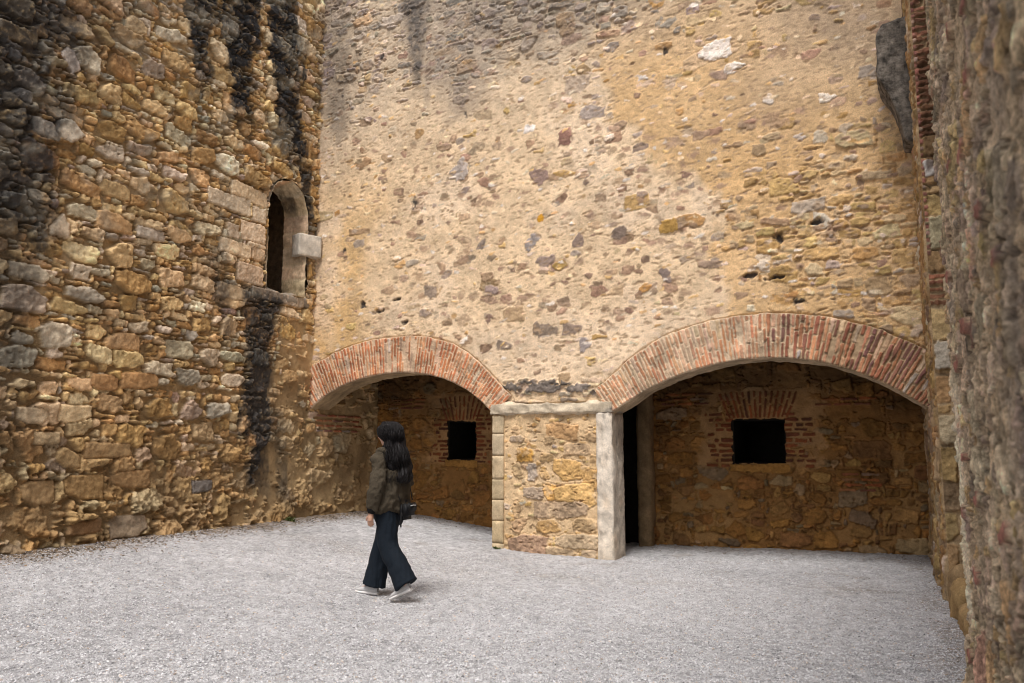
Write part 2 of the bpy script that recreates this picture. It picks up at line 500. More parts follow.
# holes
for (px, py, wp, hp) in [(415, 203, 9, 12), (382, 57, 7, 6), (466, 115, 7, 8), (797, 302, 18, 7), (667, 50, 9, 9), (778, 238, 10, 12), (815, 222, 14, 5), (752, 275, 16, 5), (776, 277, 16, 5), (316, 212, 7, 8), (362, 305, 8, 12),
                         (378, 312, 14, 5), (395, 300, 12, 4), (405, 322, 8, 4), (345, 250, 6, 5)]:
    cu, cv = bw(px, py)
    fd.pit(cu, cv, wp * 0.0148, hp * 0.0148, 0.015 if py < 215 or px < 350 or px == 797 else .06, (0.05, 0.047, 0.045), 0.1, 0.95)
# soot and lichen run-downs
streak(fd, [bw(415, 0), bw(416, 20), bw(418, 90)], 0.06, 0.26, 0.9, (0.05, 0.048, 0.046), 1, 0.8, 0.05)
streak(fd, [bw(330, 0), bw(334, 60), bw(340, 150)], 0.15, 0.5, 0.6, (0.08, 0.076, 0.07), 2, 0.9)
streak(fd, [bw(455, 0), bw(456, 30), bw(460, 130)], 0.3, 1.2, 0.5, (0.16, 0.15, 0.14), 3, 0.9)
streak(fd, [bw(560, -10), bw(560, 12), bw(560, 60)], 0.3, 1.6, 0.5, (0.12, 0.115, 0.105), 4, 0.9)
streak(fd, [bw(312, 170), bw(312, 230), bw(308, 290)], 0.05, 0.13, 0.9, (0.045, 0.043, 0.042), 5, 0.8, 0.05)
streak(fd, [bw(820, 0), bw(850, 30), bw(880, 90)], 0.2, 0.8, 0.30, (0.14, 0.13, 0.12), 6, 0.9)
# dark worn stones over the capital
for _ in range(26):
    cu, cv = random.uniform(-4.9, -3.4), random.uniform(2.02, 2.34)
    fd.stone(cu, cv, random.uniform(.10, .26), random.uniform(.04, .075), pick([((.40, .33, .24), 2), ((.30, .26, .21), 1), ((.52, .43, .30), 1.5)]), .025, random.gauss(0, .04), .015, .012, .4, .15, base=0.0, edge=.02, mode='over', var=.5, crack=.01)
for (px, py, wp, hp) in [(512, 388, 22, 8), (545, 388, 34, 9), (578, 388, 24, 8), (560, 384, 30, 4), (525, 382, 16, 4), (598, 392, 14, 6)]:
    cu, cv = bw(px, py)
    fd.stone(cu, cv, wp * .0148, hp * .0142, (0.16, 0.145, 0.13), 0.035, 0, 0.02, 0.02, 0.4, 0.2, base=0.0, edge=0.03, mode='over', var=0.7)
ad = arc_dist(U, V)
fd.H *= .62 + .38 * np.clip(rub * 1.2 + .25 * grey, 0, 1)
ring = (ad < THICK + 0.012)
fd.H = np.where(ring, np.minimum(fd.H, -0.02), fd.H)
pier_zone = (U > -5.05) & (U < -3.25) & (V < 2.03)
fd.H = np.where(pier_zone, -0.03, fd.H)
keep = (ad > 0.10) & ~((V < 1.95) & ((U < -4.95) | (U > -3.36)))
wall_face = fd.build('wall_face', (0, 10, 0), (1, 0, 0), (0, 0, 1), (0, -1, 0), M_WALL, rear, keep, 1.06, (1.06, .98, .94))

# core with the two openings: the thickness of the wall
xs = np.unique(np.concatenate([np.linspace(-8.3, 0.5, 60), LC[1][::20], RC[1][::20], [-4.99, -3.31]]))
zb = []
for x in xs:
    if LC[1][0] <= x <= LC[1][-1]: zb.append(float(np.polyval(LC[0], x)) + 0.03)
    elif RC[1][0] <= x <= RC[1][-1]: zb.append(float(np.polyval(RC[0], x)) + 0.03)
    elif -5.0 < x < -3.3: zb.append(1.5)
    else: zb.append(1.95)
zb = np.array(zb)
Vc = []; Qc = []
for x, z in zip(xs, zb): Vc += [(x, 10.08, z), (x, 10.08, TOP), (x, 10.46, TOP), (x, 10.46, z)]
for i in range(len(xs) - 1):
    a = i * 4; b = a + 4
    Qc += [(a, b, b + 1, a + 1), (a + 1, b + 1, b + 2, a + 2), (a + 2, b + 2, b + 3, a + 3), (a + 3, b + 3, b, a)]
Qc += [(0, 1, 2, 3), (len(Vc) - 4, len(Vc) - 1, len(Vc) - 2, len(Vc) - 3)]
link('wall_core', np_mesh('wall_core', Vc, Qc, smooth=False), M_CORE, rear)
vb = MB(); vb.box(-8.3, 0.6, 10.47, 12.2, 2.85, 3.4)
vb.build('vault', M_CORE, rear)


# brick arches -------------------------------------------------------------------------------------
def brick_arch(curve, seed, label, pal_fn, mortar_fn, soffit_col):
    c, x, z, s = curve
    Ltot = s[-1]
    su = np.linspace(0, Ltot, int(Ltot / 0.0065)); rv = np.linspace(0, THICK, 66)
    A = Field(su, rv, 0.0)
    random.seed(seed)
    for j in range(len(su)):
        A.C[:, j] = mortar_fn(np.interp(su[j], s, x))
    A.C *= (1 + 0.2 * A.n3 + 0.15 * A.n1)[..., None]
    A.H += 0.004 * A.n1 + 0.003 * A.n2
    p = 0.0; k = 0
    while p < Ltot:
        w = random.uniform(0.031, 0.043); gap = random.uniform(0.006, 0.012)
        xx = float(np.interp(p + w / 2, s, x))
        r0 = 0.0
        brk = [random.uniform(0.10, 0.2), random.uniform(0.36, 0.5), THICK] if k % 2 else [random.uniform(0.24, 0.34), THICK]
        for r1 in brk:
            if r1 > r0 + 0.05 and random.random() > 0.05:
                pal, hh = pal_fn(xx)
                A.stone(p + w / 2, (r0 + r1) / 2, w, (r1 - r0) - 0.007, pick(pal), hh * random.uniform(0.6, 1.3), random.gauss(0, 0.015), 0.010, 0.004, 0.3, 0.03,
                        base=float(random.uniform(-0.002, 0.004)), edge=0.005, var=0.35, tilt=0.03)
            r0 = r1
        p += w + gap; k += 1
    # ragged outer edge
    nv, nu = A.U.shape
    # normals along the curve
    dx = np.gradient(x, s); dz = np.gradient(z, s)
    px = np.interp(su, s, x); pz = np.interp(su, s, z); nx = -np.interp(su, s, dz); nz = np.interp(su, s, dx)
    tkn = thick(curve, px)
    wob = 0.012 * fbm(su[None, :], su[None, :] * 0, 0.12, seed, 3)[0]
    rows = []; cols = []
    # soffit rows from the back to the front
    ND = 30
    sof = Field(su, np.linspace(0, 0.47, ND), 0.0)
    sof.C[:] = soffit_col
    sof.C *= (1 + 0.25 * sof.n3 + 0.2 * sof.n1)[..., None]
    for i in range(ND):
        dY = 0.47 - sof.v[i]
        rr = -(0.012 * sof.n3[i] + 0.006 * sof.n1[i]) + 0.25 * np.clip(wob, -0.02, 0.02)
        rows.append(np.stack([px + nx * rr, np.full(nu, 10.0 - 0.005 + dY), pz + nz * rr], 1)); cols.append(sof.C[i])
    for i in range(nv):
        rr = rv[i] * tkn + (wob * 0.25 if i == 0 else 0) + (rv[i] / THICK) ** 3 * wob * 1.2
        edge = 0.014 * max(0, 1 - i / 1.5)
        rows.append(np.stack([px + nx * rr, 10.0 - 0.018 - A.H[i] + edge, pz + nz * rr], 1)); cols.append(A.C[i])
    rows.append(np.stack([px + nx * (THICK * tkn + wob * 1.2), np.full(nu, 10.06), pz + nz * (THICK * tkn + wob * 1.2)], 1)); cols.append(A.C[-1])
    P = np.array(rows); C = np.array(cols); n = len(rows)
    idx = np.arange(n * nu).reshape(n, nu)
    Q = np.stack([idx[:-1, :-1], idx[:-1, 1:], idx[1:, 1:], idx[1:, :-1]], -1).reshape(-1, 4)
    o = link('brick_arch', np_mesh('brick_arch', P.reshape(-1, 3), Q, C.reshape(-1, 3)), M_BRICK, rear)
    o['label'] = label
    return o


def palR(x):
    t = min(1, max(0, (x + 1.7) / 1.0)) * random.uniform(0.6, 1.2)
    return (P_BRICKD, 0.022) if random.random() < t else ([((0.51, 0.28, 0.165), 3), ((0.54, 0.34, 0.22), 2), ((0.47, 0.22, 0.12), 2), ((0.56, 0.40, 0.27), 1.2)], 0.009)


def morR(x):
    t = min(1, max(0, (x + 1.5) / 1.0))
    return np.array((0.60, 0.46, 0.32)) * (1 - t) + np.array((0.40, 0.28, 0.17)) * t


brick_arch(RC, 5, 'wider brick arch with darker worn bricks towards its right end', palR, morR, (0.47, 0.355, 0.235))
brick_arch(LC, 9, 'smaller brick arch of even orange red bricks with pale joints', lambda x: (P_BRICK[:4] + [((0.58, 0.45, 0.34), 0.35)], 0.010), lambda x: (0.56, 0.40, 0.27), (0.40, 0.29, 0.17))
random.seed(77)

# pier ---------------------------------------------------------------------------------------------
pf = Field(axis((-5.02, -3.45, 0.0095)), axis((-0.1, 1.9, 0.0095)))
pf.C[:] = (0.58, 0.45, 0.29)
pf.C *= (1 + 0.2 * pf.n3 + 0.12 * pf.n1)[..., None]
pf.H += 0.012 * pf.n3 + 0.006 * pf.n1
stn = [(562, 431, 30, 16, (.42, .27, .14)), (525, 455, 16, 14, (.52, .30, .08)), (578, 449, 24, 12, (.55, .42, .28)), (548, 457, 14, 7, (.46, .33, .18)), (570, 470, 30, 20, (.50, .33, .14)), (590, 478, 14, 22, (.46, .30, .13)),
       (534, 493, 20, 11, (.26, .22, .18)), (551, 492, 12, 17, (.50, .30, .10)), (575, 494, 36, 20, (.50, .34, .15)), (561, 510, 48, 16, (.36, .28, .20)), (549, 526, 22, 13, (.44, .29, .13)), (528, 545, 36, 20, (.33, .23, .17)),
       (577, 541, 38, 14, (.50, .41, .29)), (560, 553, 24, 11, (.40, .32, .22)), (517, 439, 14, 7, (.30, .25, .2)), (533, 472, 10, 18, (.40, .36, .32)), (592, 437, 10, 10, (.45, .33, .2)), (520, 525, 14, 16, (.38, .27, .17)), (585, 525, 22, 12, (.46, .34, .2)),
       (590, 555, 14, 10, (.44, .36, .26)), (517, 510, 8, 16, (.45, .33, .2)), (518, 470, 9, 14, (.5, .38, .23)), (594, 462, 8, 14, (.5, .36, .2)), (550, 440, 10, 8, (.48, .36, .22)), (545, 474, 9, 9, (.5, .35, .18))]
for _ in range(170):
    pf.stone(random.uniform(-4.85, -3.5), random.uniform(0, 1.85), random.uniform(.04, .12), random.uniform(.03, .07), pick(P_OCH), 0.012, random.gauss(0, .2), .015, .008, .4, .25, mode='over', var=.3)
for (px, py, wp, hp, c) in stn:
    cu, cv = bw(px, py)
    c = np.array(c); c = c * .82 + np.array((.47, .37, .25)) * .18
    pf.stone(cu, cv, wp * .0158, hp * .0138, c, random.uniform(.008, .020), random.gauss(0, .05), .016, .010, .36, .14, base=0.0, edge=.013, mode='over', crack=.012, var=.5, tilt=.1)
pf.C = mixc(pf.C, (.58, .46, .31), np.clip(fbm(pf.U, pf.V, .16, 29, 4) * 1.6 - .55, 0, .7))
for _ in range(320):
    pf.pit(random.uniform(-4.85, -3.5), random.uniform(0, 1.9), random.uniform(.02, .09), random.uniform(.01, .03), random.uniform(.008, .02), (.34, .25, .16), random.gauss(0, .4), .45)
pf.H = np.where(pf.U < -4.835, -0.02, pf.H)
pier = pf.build('pier', (0, 9.985, 0), (1, 0, 0), (0, 0, 1), (0, -1, 0), M_WALL, rear, None, 1.1, (1.06, 1.0, .97))
pc = MB(); pc.box(-4.99, -3.33, 10.02, 10.46, -0.2, 1.88)
pc.build('pier_core', M_CORE, pier)


def rough_block(boxes, name, mat, parent, col_fn, amp=0.01, seg=0.025, seed=0, bev=0.012):
    """weathered dressed blocks: subdivided boxes with rounded, chipped edges, joined into one mesh"""
    VV = []; QQ = []; CC = []
    for bi, (x0, x1, y0, y1, z0, z1) in enumerate(boxes):
        bm = bmesh.new(); bmesh.ops.create_cube(bm, size=1.0)
        S = Vector((x1 - x0, y1 - y0, z1 - z0)); Cn = Vector(((x0 + x1) / 2, (y0 + y1) / 2, (z0 + z1) / 2))
        for v in bm.verts: v.co = Vector((v.co.x * S.x, v.co.y * S.y, v.co.z * S.z))
        for _ in range(7):
            es = [e for e in bm.edges if e.calc_length() > seg * 2.0]
            if not es: break
            for ax in range(3):
                ea = [e for e in bm.edges if e.calc_length() > seg * 2.0 and abs((e.verts[0].co - e.verts[1].co).normalized()[ax]) > .9]
                if ea: bmesh.ops.subdivide_edges(bm, edges=ea, cuts=1, use_grid_fill=True)
        bmesh.ops.triangulate(bm, faces=[f for f in bm.faces if len(f.verts) != 4])
        bm.verts.ensure_lookup_table(); bm.normal_update()
        P = np.array([v.co for v in bm.verts]); Nn = np.array([v.normal for v in bm.verts])
        hs = np.array(S) / 2
        q = np.clip(np.abs(P) - (hs - bev), 0, None)
        rad = np.linalg.norm(q, axis=1)
        k = np.where(rad > bev, bev / np.maximum(rad, 1e-6), 1)
        P = np.sign(P) * (np.minimum(np.abs(P), hs - bev) + q * k[:, None])
        P += np.array(Cn)
        sd = seed + bi * 7
        nz = fbm(P[:, 0] + P[:, 1] * 0.7, P[:, 2] + P[:, 1] * 0.9, 0.16, sd, 4)
        nf = fbm(P[:, 0] + P[:, 1] * 0.7, P[:, 2] - P[:, 1] * 0.9, 0.05, sd + 2, 2)
        edge = np.clip((np.sort(np.abs(P - np.array(Cn)) / hs, axis=1)[:, 1] - 0.8) * 5, 0, 1)
        P += Nn * (amp * (nz + 0.5 * nf) - amp * 1.6 * edge * np.clip(nz + nf + 0.2, 0, 1))[:, None]
        n = len(VV); VV += list(P)
        for f in bm.faces:
            vs = [v.index + n for v in f.verts]
            if len(vs) == 3: vs = vs + [vs[2]]
            QQ.append(vs)
        CC += list(col_fn(P, bi) * (1 + 0.18 * nz + 0.15 * nf)[:, None])
        bm.free()
    me = bpy.data.meshes.new(name)
    me.from_pydata([tuple(v) for v in VV], [], [tuple(dict.fromkeys(q)) for q in QQ])
    me.polygons.foreach_set('use_smooth', [True] * len(me.polygons))
    a = me.attributes.new('Col', 'FLOAT_COLOR', 'POINT')
    c4 = np.ones((len(VV), 4), np.float32); c4[:, :3] = np.clip(np.array(CC), .004, .9)
    a.data.foreach_set('color', c4.ravel())
    return link(name, me, mat, parent)


def colw(P, bi):
    c = np.tile(np.array((0.70, 0.62, 0.52)), (len(P), 1))
    n = fbm(P[:, 0] * 2 + P[:, 1], P[:, 2], 0.25, 91, 4)
    k = np.clip(n * 0.9, 0, 1)[:, None]
    c = c * (1 - k * .5) + np.array((0.50, 0.35, 0.21)) * k * .5
    k2 = np.clip(1 - P[:, 2] / 0.5, 0, 1)[:, None] * 0.4
    k3 = np.clip(fbm(P[:, 0] * 3 + P[:, 1] * 2, P[:, 2] * .8, .10, 17, 4) * 2.2 - .9, 0, 1)[:, None]
    c = c * (1 - k3 * .7) + np.array((.20, .17, .14)) * k3 * .7
    return c * (1 - k2) + np.array((.45, .37, .28)) * k2


q1 = rough_block([(-3.500, -3.272, 9.955, 10.45, -.15, 1.885)], 'quoin', M_WALL, pier, colw, .014, .02, 4, .007)
q1['label'] = 'whitewashed stone post at the right edge of the pier'


def colq(P, bi):
    base = [(.51, .405, .265), (.48, .37, .225), (.50, .39, .25), (.47, .37, .235), (.50, .39, .25), (.51, .41, .28)][bi % 6]
    c = np.tile(np.array(base), (len(P), 1))
    k = np.clip(fbm(P[:, 0] + P[:, 1], P[:, 2], .09, 13, 4) * 1.3, 0, 1)[:, None]
    return c * (1 - k * .6) + np.array((.42, .31, .19)) * k * .6


zq = [-.12, .14, .44, .72, 1.0, 1.32, 1.62, 1.87]
q2 = rough_block([(-5.022, -4.845, 9.974, 10.45, a, b - .001) for i_, (a, b) in enumerate(zip(zq[:-1], zq[1:]))], 'quoin', M_WALL, pier, colq, .008, .02, 33, .002)
q2['label'] = 'column of squared tan blocks at the left edge of the pier'


def coli(P, bi):
    c = np.tile(np.array((.56, .47, .35)), (len(P), 1))
    n = fbm(P[:, 0], P[:, 2] * 1.6, .22, 61, 4)
    k = np.clip(n * 2.6 - .05, 0, 1)[:, None]
    return c * (1 - k * .75) + np.array((.20, .185, .165)) * k * .75


imp = rough_block([(-5.045, -3.266, 9.945, 10.45, 1.874, 2.03)], 'impost', M_WALL, pier, coli, .03, .016, 8, .005)

# ==================================================================================================== LEFT WALL
left = tag(empty('stone_wall', (-8.2, 6, 0)), 'rough brown rubble wall streaked with black, with a small arched window', 'wall', 'thing')
OFF = Vector((-8.2, 6, 0))
fl = Field(axis((-1.0, 3.4, 0.05), (3.4, 10.05, 0.0115), (10.05, 11.9, 0.02)), axis((-0.15, 8.6, 0.0115), (8.6, TOP, 0.04)))
U, V = fl.U, fl.V
fl.C[:] = (0.24, 0.17, 0.095)
fl.C = mixc(fl.C, (0.36, 0.27, 0.16), np.clip(.5 + fbm(U, V, .8, 3, 4), 0, 1) * .7)
fl.H += -0.035 + 0.014 * fl.n3 + 0.008 * fl.n1
plast = .72 * np.clip(sstep(8.3, 9.3, U + .5 * fbm(U, V, .6, 15, 4)) * (1 - sstep(2.6, 4.2, V)) + .6 * sstep(7.0, 8.6, U) * (1 - sstep(.4, 1.6, V)) + sstep(9.85, 10.0, U) * (1 - sstep(3, 3.4, V)), 0, 1)
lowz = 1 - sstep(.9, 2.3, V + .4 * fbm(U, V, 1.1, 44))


def g(A, u, v):
    return float(A[min(len(fl.v) - 1, np.searchsorted(fl.v, v)), min(len(fl.u) - 1, np.searchsorted(fl.u, u))])


packed = pack(-1.0, 11.9, -0.1, 2.2, 0.055, [(6, 10, 4, 7, 1), (4, 7, 3, 5, 1.5)], (5, 3), 500, 31) + \
    pack(-1.0, 11.9, 2.2, TOP, 0.05, [(7, 11, 4, 6, .35), (5, 9, 3, 5, 1.2), (4, 7, 2, 3, 2.5)], (5, 2), 1500, 32)
for (cu, cv, w, h) in packed:
    p_ = g(plast, cu, cv)
    pal = P_LEFT
    c = pick(pal)
    lz = g(lowz, cu, cv)
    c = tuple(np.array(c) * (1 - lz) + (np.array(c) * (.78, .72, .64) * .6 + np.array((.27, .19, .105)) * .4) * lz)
    if cu > 7.5 and cv > 3.3 and random.random() < .6: c = pick(P_PALE + P_LEFT[:3])
    if p_ > random.uniform(.35, .95): 
        if random.random() < .6: continue
        fl.stone(cu, cv, w * .9, h * .85, c, .022, random.gauss(0, .08), .04, .02, .4, .25, base=-.02, edge=.03, var=.4)
        continue
    ar = w * h
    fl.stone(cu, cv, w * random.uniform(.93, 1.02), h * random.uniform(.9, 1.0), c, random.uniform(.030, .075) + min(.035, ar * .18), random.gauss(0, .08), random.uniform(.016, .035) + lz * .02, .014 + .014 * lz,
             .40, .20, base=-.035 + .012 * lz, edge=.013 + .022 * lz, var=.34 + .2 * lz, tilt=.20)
for _ in range(2500):
    cu = random.uniform(3, 11.8); cv = random.uniform(0, 8.6)
    fl.pit(cu, cv, random.uniform(.02, .10), random.uniform(.012, .05), random.uniform(.008, .03), (.15, .105, .06), random.gauss(0, .5), .4)
# plaster film over the lower right part
film = lowz * np.clip(fbm(U, V, .4, 73, 4) * 1.3 + .15, 0, .8)
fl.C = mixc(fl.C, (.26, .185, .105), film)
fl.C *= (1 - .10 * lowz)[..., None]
fl.H = fl.H * (1 - .35 * film)
fl.C = mixc(fl.C, (0.44, 0.325, 0.19), plast * np.clip(.45 + fbm(U, V, .35, 71, 4), 0, .85))
fl.H = fl.H * (1 - .45 * plast) + plast * (.012 * fbm(U, V, .3, 12, 4) + .004)
# stones of the window surround and others that stand out
def stone_px(x0, y0, x1, y1, c, hh=.05, bev=.016, cut=.12, field=fl):
    a, b = lw(x0, (y0 + y1) / 2), lw(x1, (y0 + y1) / 2); t, bt = lw((x0 + x1) / 2, y0), lw((x0 + x1) / 2, y1)
    shrink = .06 * abs(b[0] - a[0])
    field.stone((a[0] + b[0]) / 2, (t[1] + bt[1]) / 2, abs(b[0] - a[0]), abs(t[1] - bt[1]) * .86 , c, hh, random.gauss(0, .015), bev, .008, cut, .05, base=-.02, edge=.007, mode='over', crack=.02, var=.25, tilt=.04)


for r in [(229, 184, 267, 204, (.50, .40, .28)), (205, 191, 250, 211, (.48, .41, .32)), (250, 206, 266, 224, (.50, .43, .34)), (239, 221, 265, 244, (.56, .45, .34)), (219, 239, 251, 257, (.58, .47, .34)), (251, 247, 264, 262, (.48, .36, .25)),
          (236, 262, 263, 285, (.46, .36, .27)), (214, 283, 248, 301, (.45, .36, .25)), (249, 291, 304, 304, (.34, .29, .24)), (226, 222, 238, 240, (.38, .31, .24)), (166, 226, 192, 246, (.52, .37, .22)), (135, 227, 165, 241, (.38, .33, .28)),
          (57, 403, 92, 425, (.60, .47, .30)), (15, 405, 48, 426, (.46, .37, .26)), (60, 47, 85, 78, (.62, .55, .50)), (10, 86, 33, 104, (.62, .60, .58)), (8, 48, 22, 62, (.62, .60, .58)), (67, 376, 92, 392, (.55, .38, .23)), (50, 210, 70, 240, (.44, .36, .27)),
          (95, 210, 133, 234, (.40, .26, .14)), (8, 262, 50, 282, (.42, .37, .29)), (30, 117, 60, 140, (.5, .46, .4)), (55, 117, 85, 145, (.46, .41, .34)), (120, 370, 158, 392, (.36, .22, .11)), (90, 372, 118, 392, (.30, .18, .09)), (20, 478, 54, 508, (.26, .18, .10)),
          (60, 472, 104, 502, (.27, .18, .09)), (105, 512, 142, 540, (.25, .20, .15)), (64, 518, 100, 536, (.25, .16, .09)), (110, 468, 150, 490, (.26, .17, .09)), (125, 16, 148, 38, (.44, .33, .20)), (100, 180, 130, 200, (.40, .29, .16)),
          (190, 478, 212, 494, (.13, .12, .115)), (55, 445, 80, 470, (.28, .20, .11)), (82, 440, 130, 460, (.29, .20, .11)), (30, 430, 60, 446, (.40, .31, .2)), (105, 330, 140, 352, (.34, .22, .12))]:
    stone_px(*r[:4], r[4], cut=.12 if r[1] < 300 and r[0] > 200 else .4, bev=.016 if r[0] > 200 else .03)
# brick band inside the small arch
for row in range(4):
    y = 10.1
    zz = lw(330, 416 + row * 5)[1]
    while y < 11.2:
        w = random.uniform(.18, .3)
        fl.stone(y + w / 2, zz, w - .02, .042, pick(P_BRICKD), .02, 0, .01, .004, .2, .02, base=0, edge=.006, mode='over')
        y += w
# base bulges out a little; bulging corner
fl.H += .09 * (1 - sstep(0.1, 1.1, V)) * (1 + .4 * fbm(U, V, .7, 66))
# weathering: lichen and soot
fl.C *= (1 + .12 * fbm(U, V, .5, 83, 4))[..., None]
streak(fl, [lw(198, -12), lw(198, 30), lw(203, 95)], .14, .34, 1.0, (.030, .030, .032), 1, .3, .09)
streak(fl, [lw(240, -12), lw(238, 60), lw(243, 135)], .2, .50, 1.0, (.026, .026, .028), 2, .3, .09)
streak(fl, [lw(286, -12), lw(287, 90), lw(291, 178)], .33, .36, 1.0, (.026, .026, .028), 3, .25, .06)
streak(fl, [lw(18, -10), lw(10, 120), lw(18, 255)], .45, .8, .92, (.030, .030, .032), 4)
streak(fl, [lw(-25, 0), lw(-25, 250), lw(-10, 400)], .4, .8, .5, (.035, .034, .034), 14)
streak(fl, [lw(8, 220), lw(10, 350), lw(12, 480)], .25, .3, .35, (.05, .048, .045), 5)
streak(fl, [lw(262, 300), lw(255, 400), lw(257, 512)], .22, .42, .95, (.030, .031, .034), 6, .5, .16)
streak(fl, [lw(222, 285), lw(222, 310), lw(220, 345)], .08, .14, .75, (.04, .04, .042), 7)
streak(fl, [lw(305, 175), lw(306, 230), lw(304, 292)], .16, .15, .95, (.035, .034, .034), 8, .5, .04)
streak(fl, [lw(215, 255), lw(208, 275), lw(205, 300)], .1, .2, .5, (.05, .05, .05), 9)
streak(fl, [lw(100, -10), lw(90, 20), lw(60, 60)], .3, .9, .35, (.10, .095, .09), 10)
streak(fl, [lw(278, 420), lw(280, 470), lw(282, 515)], .1, .14, .6, (.05, .05, .048), 12, .6, .1)
grn = fbm(U, V, .3, 101, 4)
fl.C = mixc(fl.C, (.33, .31, .26), np.clip(grn - .25, 0, .6) * sstep(2, 5, V))
zb0, zb1 = lw(308, 257)[1], lw(308, 235)[1]
fl.H = np.where((U > 9.5) & (U < 10.05) & (V > zb0 - .05) & (V < zb1 + .05), np.minimum(fl.H, -.03), fl.H)
# the window opening
WY0, WY1, WS, WZ = 8.86, 9.76, 5.06, 3.74
wc, wr = (WY0 + WY1) / 2, (WY1 - WY0) / 2
ins = ((U > WY0) & (U < WY1) & (V > WZ) & (V < WS)) | ((np.hypot(U - wc, V - WS) < wr) & (V >= WS))
keepL = ~ins
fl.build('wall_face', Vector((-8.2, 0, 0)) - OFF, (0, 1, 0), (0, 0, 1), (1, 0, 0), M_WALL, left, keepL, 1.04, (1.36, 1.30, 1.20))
lc = MB()
for (a, b, c, d) in [(-1, 8.7, -.2, TOP), (9.95, 12.2, -.2, TOP), (8.7, 9.95, -.2, 3.6), (8.7, 9.95, 5.65, TOP)]:
    lc.box(-9.3 - OFF.x, -8.285 - OFF.x, a - OFF.y, b - OFF.y, c, d)
lc.build('wall_core', M_CORE, left)

# window reveal
outl = [(WY0, z) for z in np.linspace(WZ - .02, WS, 60)]
outl += [(wc - wr * math.cos(t), WS + wr * math.sin(t)) for t in np.linspace(0, math.pi, 60)[1:]]
outl += [(WY1, z) for z in np.linspace(WS, WZ - .02, 60)[1:]]
outl = np.array(outl)
ss = np.concatenate([[0], np.cumsum(np.hypot(*np.diff(outl, axis=0).T))])
wf = Field(np.linspace(0, .44, 40), ss)
wf.C[:] = (.62, .48, .31)
wf.C *= (1 + .2 * wf.n3 + .15 * wf.n1)[..., None]
random.seed(12)
v = 0.0
while v < ss[-1]:
    h = random.uniform(.2, .34)
    wf.stone(.3, v + h / 2, .75, h - .012, pick([((.66, .51, .33), 2), ((.60, .45, .29), 2), ((.68, .55, .38), 1)]), .014, 0, .02, .01, .05, .02, edge=.006, mode='over', var=.3, tilt=.02)
    v += h
streak(wf, [(.30, ss[-1] * .5), (.26, ss[-1] * .55), (.3, ss[-1] * .62)], .02, .1, .8, (.03, .03, .03), 3)
tn = np.gradient(outl, axis=0); tn /= np.linalg.norm(tn, axis=1)[:, None]
inn = np.stack([tn[:, 1], -tn[:, 0]], 1)
if (inn[0] @ (np.array([wc, WS]) - outl[0])) < 0: inn = -inn
D = wf.u[None, :] * np.ones((len(ss), 1))
wob = .018 * fbm(wf.U, wf.V, .25, 19, 3)
taper = D * 0.10
P = np.stack([-8.185 - D - OFF.x, outl[:, 0:1] - OFF.y + inn[:, 0:1] * (wf.H + wob + taper), outl[:, 1:2] + inn[:, 1:2] * (wf.H + wob + taper)], -1)
nv, nu = D.shape
idx = np.arange(nv * nu).reshape(nv, nu)
Q = np.stack([idx[:-1, :-1], idx[:-1, 1:], idx[1:, 1:], idx[1:, :-1]], -1).reshape(-1, 4)
window = link('window', np_mesh('window', P.reshape(-1, 3), Q, wf.C.reshape(-1, 3)), M_WALL, left)
window['label'] = 'deep round-headed window reveal of pale dressed stone'
rough_block([(-8.7 - OFF.x, -8.172 - OFF.x, WY0 - .06 - OFF.y, WY1 + .10 - OFF.y, WZ - .15, WZ + .012)], 'sill', M_WALL, window, lambda P, b: np.tile(np.array((.30, .26, .21)), (len(P), 1)), .03, .03, 71, .02)
ch = MB()
x0, x1 = -10.4 - OFF.x, -8.60 - OFF.x; y0, y1 = 8.62 - OFF.y, 10.0 - OFF.y
ch.box(x0 - .1, x0, y0, y1, 3.5, 5.8); ch.box(x0, x1, y0 - .1, y0, 3.5, 5.8); ch.box(x0, x1, y1, y1 + .1, 3.5, 5.8); ch.box(x0, x1, y0, y1, 3.4, 3.55); ch.box(x0, x1, y0, y1, 5.75, 5.85)
ch.build('recess', M_DARK, window)
z0_, z1_ = lw(308, 257)[1], lw(308, 235)[1]
cb = rough_block([(0, .40, 0, .24, z0_, z1_)], 'corner_block', M_WALL, left, lambda P, b: np.tile(np.array((.62, .56, .47)), (len(P), 1)), .008, .02, 5, .008)
ca = math.atan2(.36, .15); cc_, cs_ = math.cos(ca), math.sin(ca)
for v in cb.data.vertices:                           # the block lies across the corner
    x_, y_ = v.co.x, v.co.y
    v.co.x = -8.200 + x_ * cc_ - y_ * cs_ - OFF.x - .018; v.co.y = 9.600 + x_ * cs_ + y_ * cc_ - OFF.y
cb['label'] = 'white squared block beside the arched window'

# ==================================================================================================== ALCOVES
def frame_boxes(mb, u0, u1, v0, v1, h, d0, d1):
    hu0, hu1, hv0, hv1 = h
    for (a, b, c, d) in [(u0, hu0, v0, v1), (hu1, u1, v0, v1), (hu0, hu1, v0, hv0), (hu0, hu1, hv1, v1)]:
        mb.box(a, b, d0, d1, c, d)


P_BRICKW = [((.21, .085, .05), 3), ((.17, .075, .05), 2), ((.27, .11, .06), 2), ((.13, .065, .05), 1)]


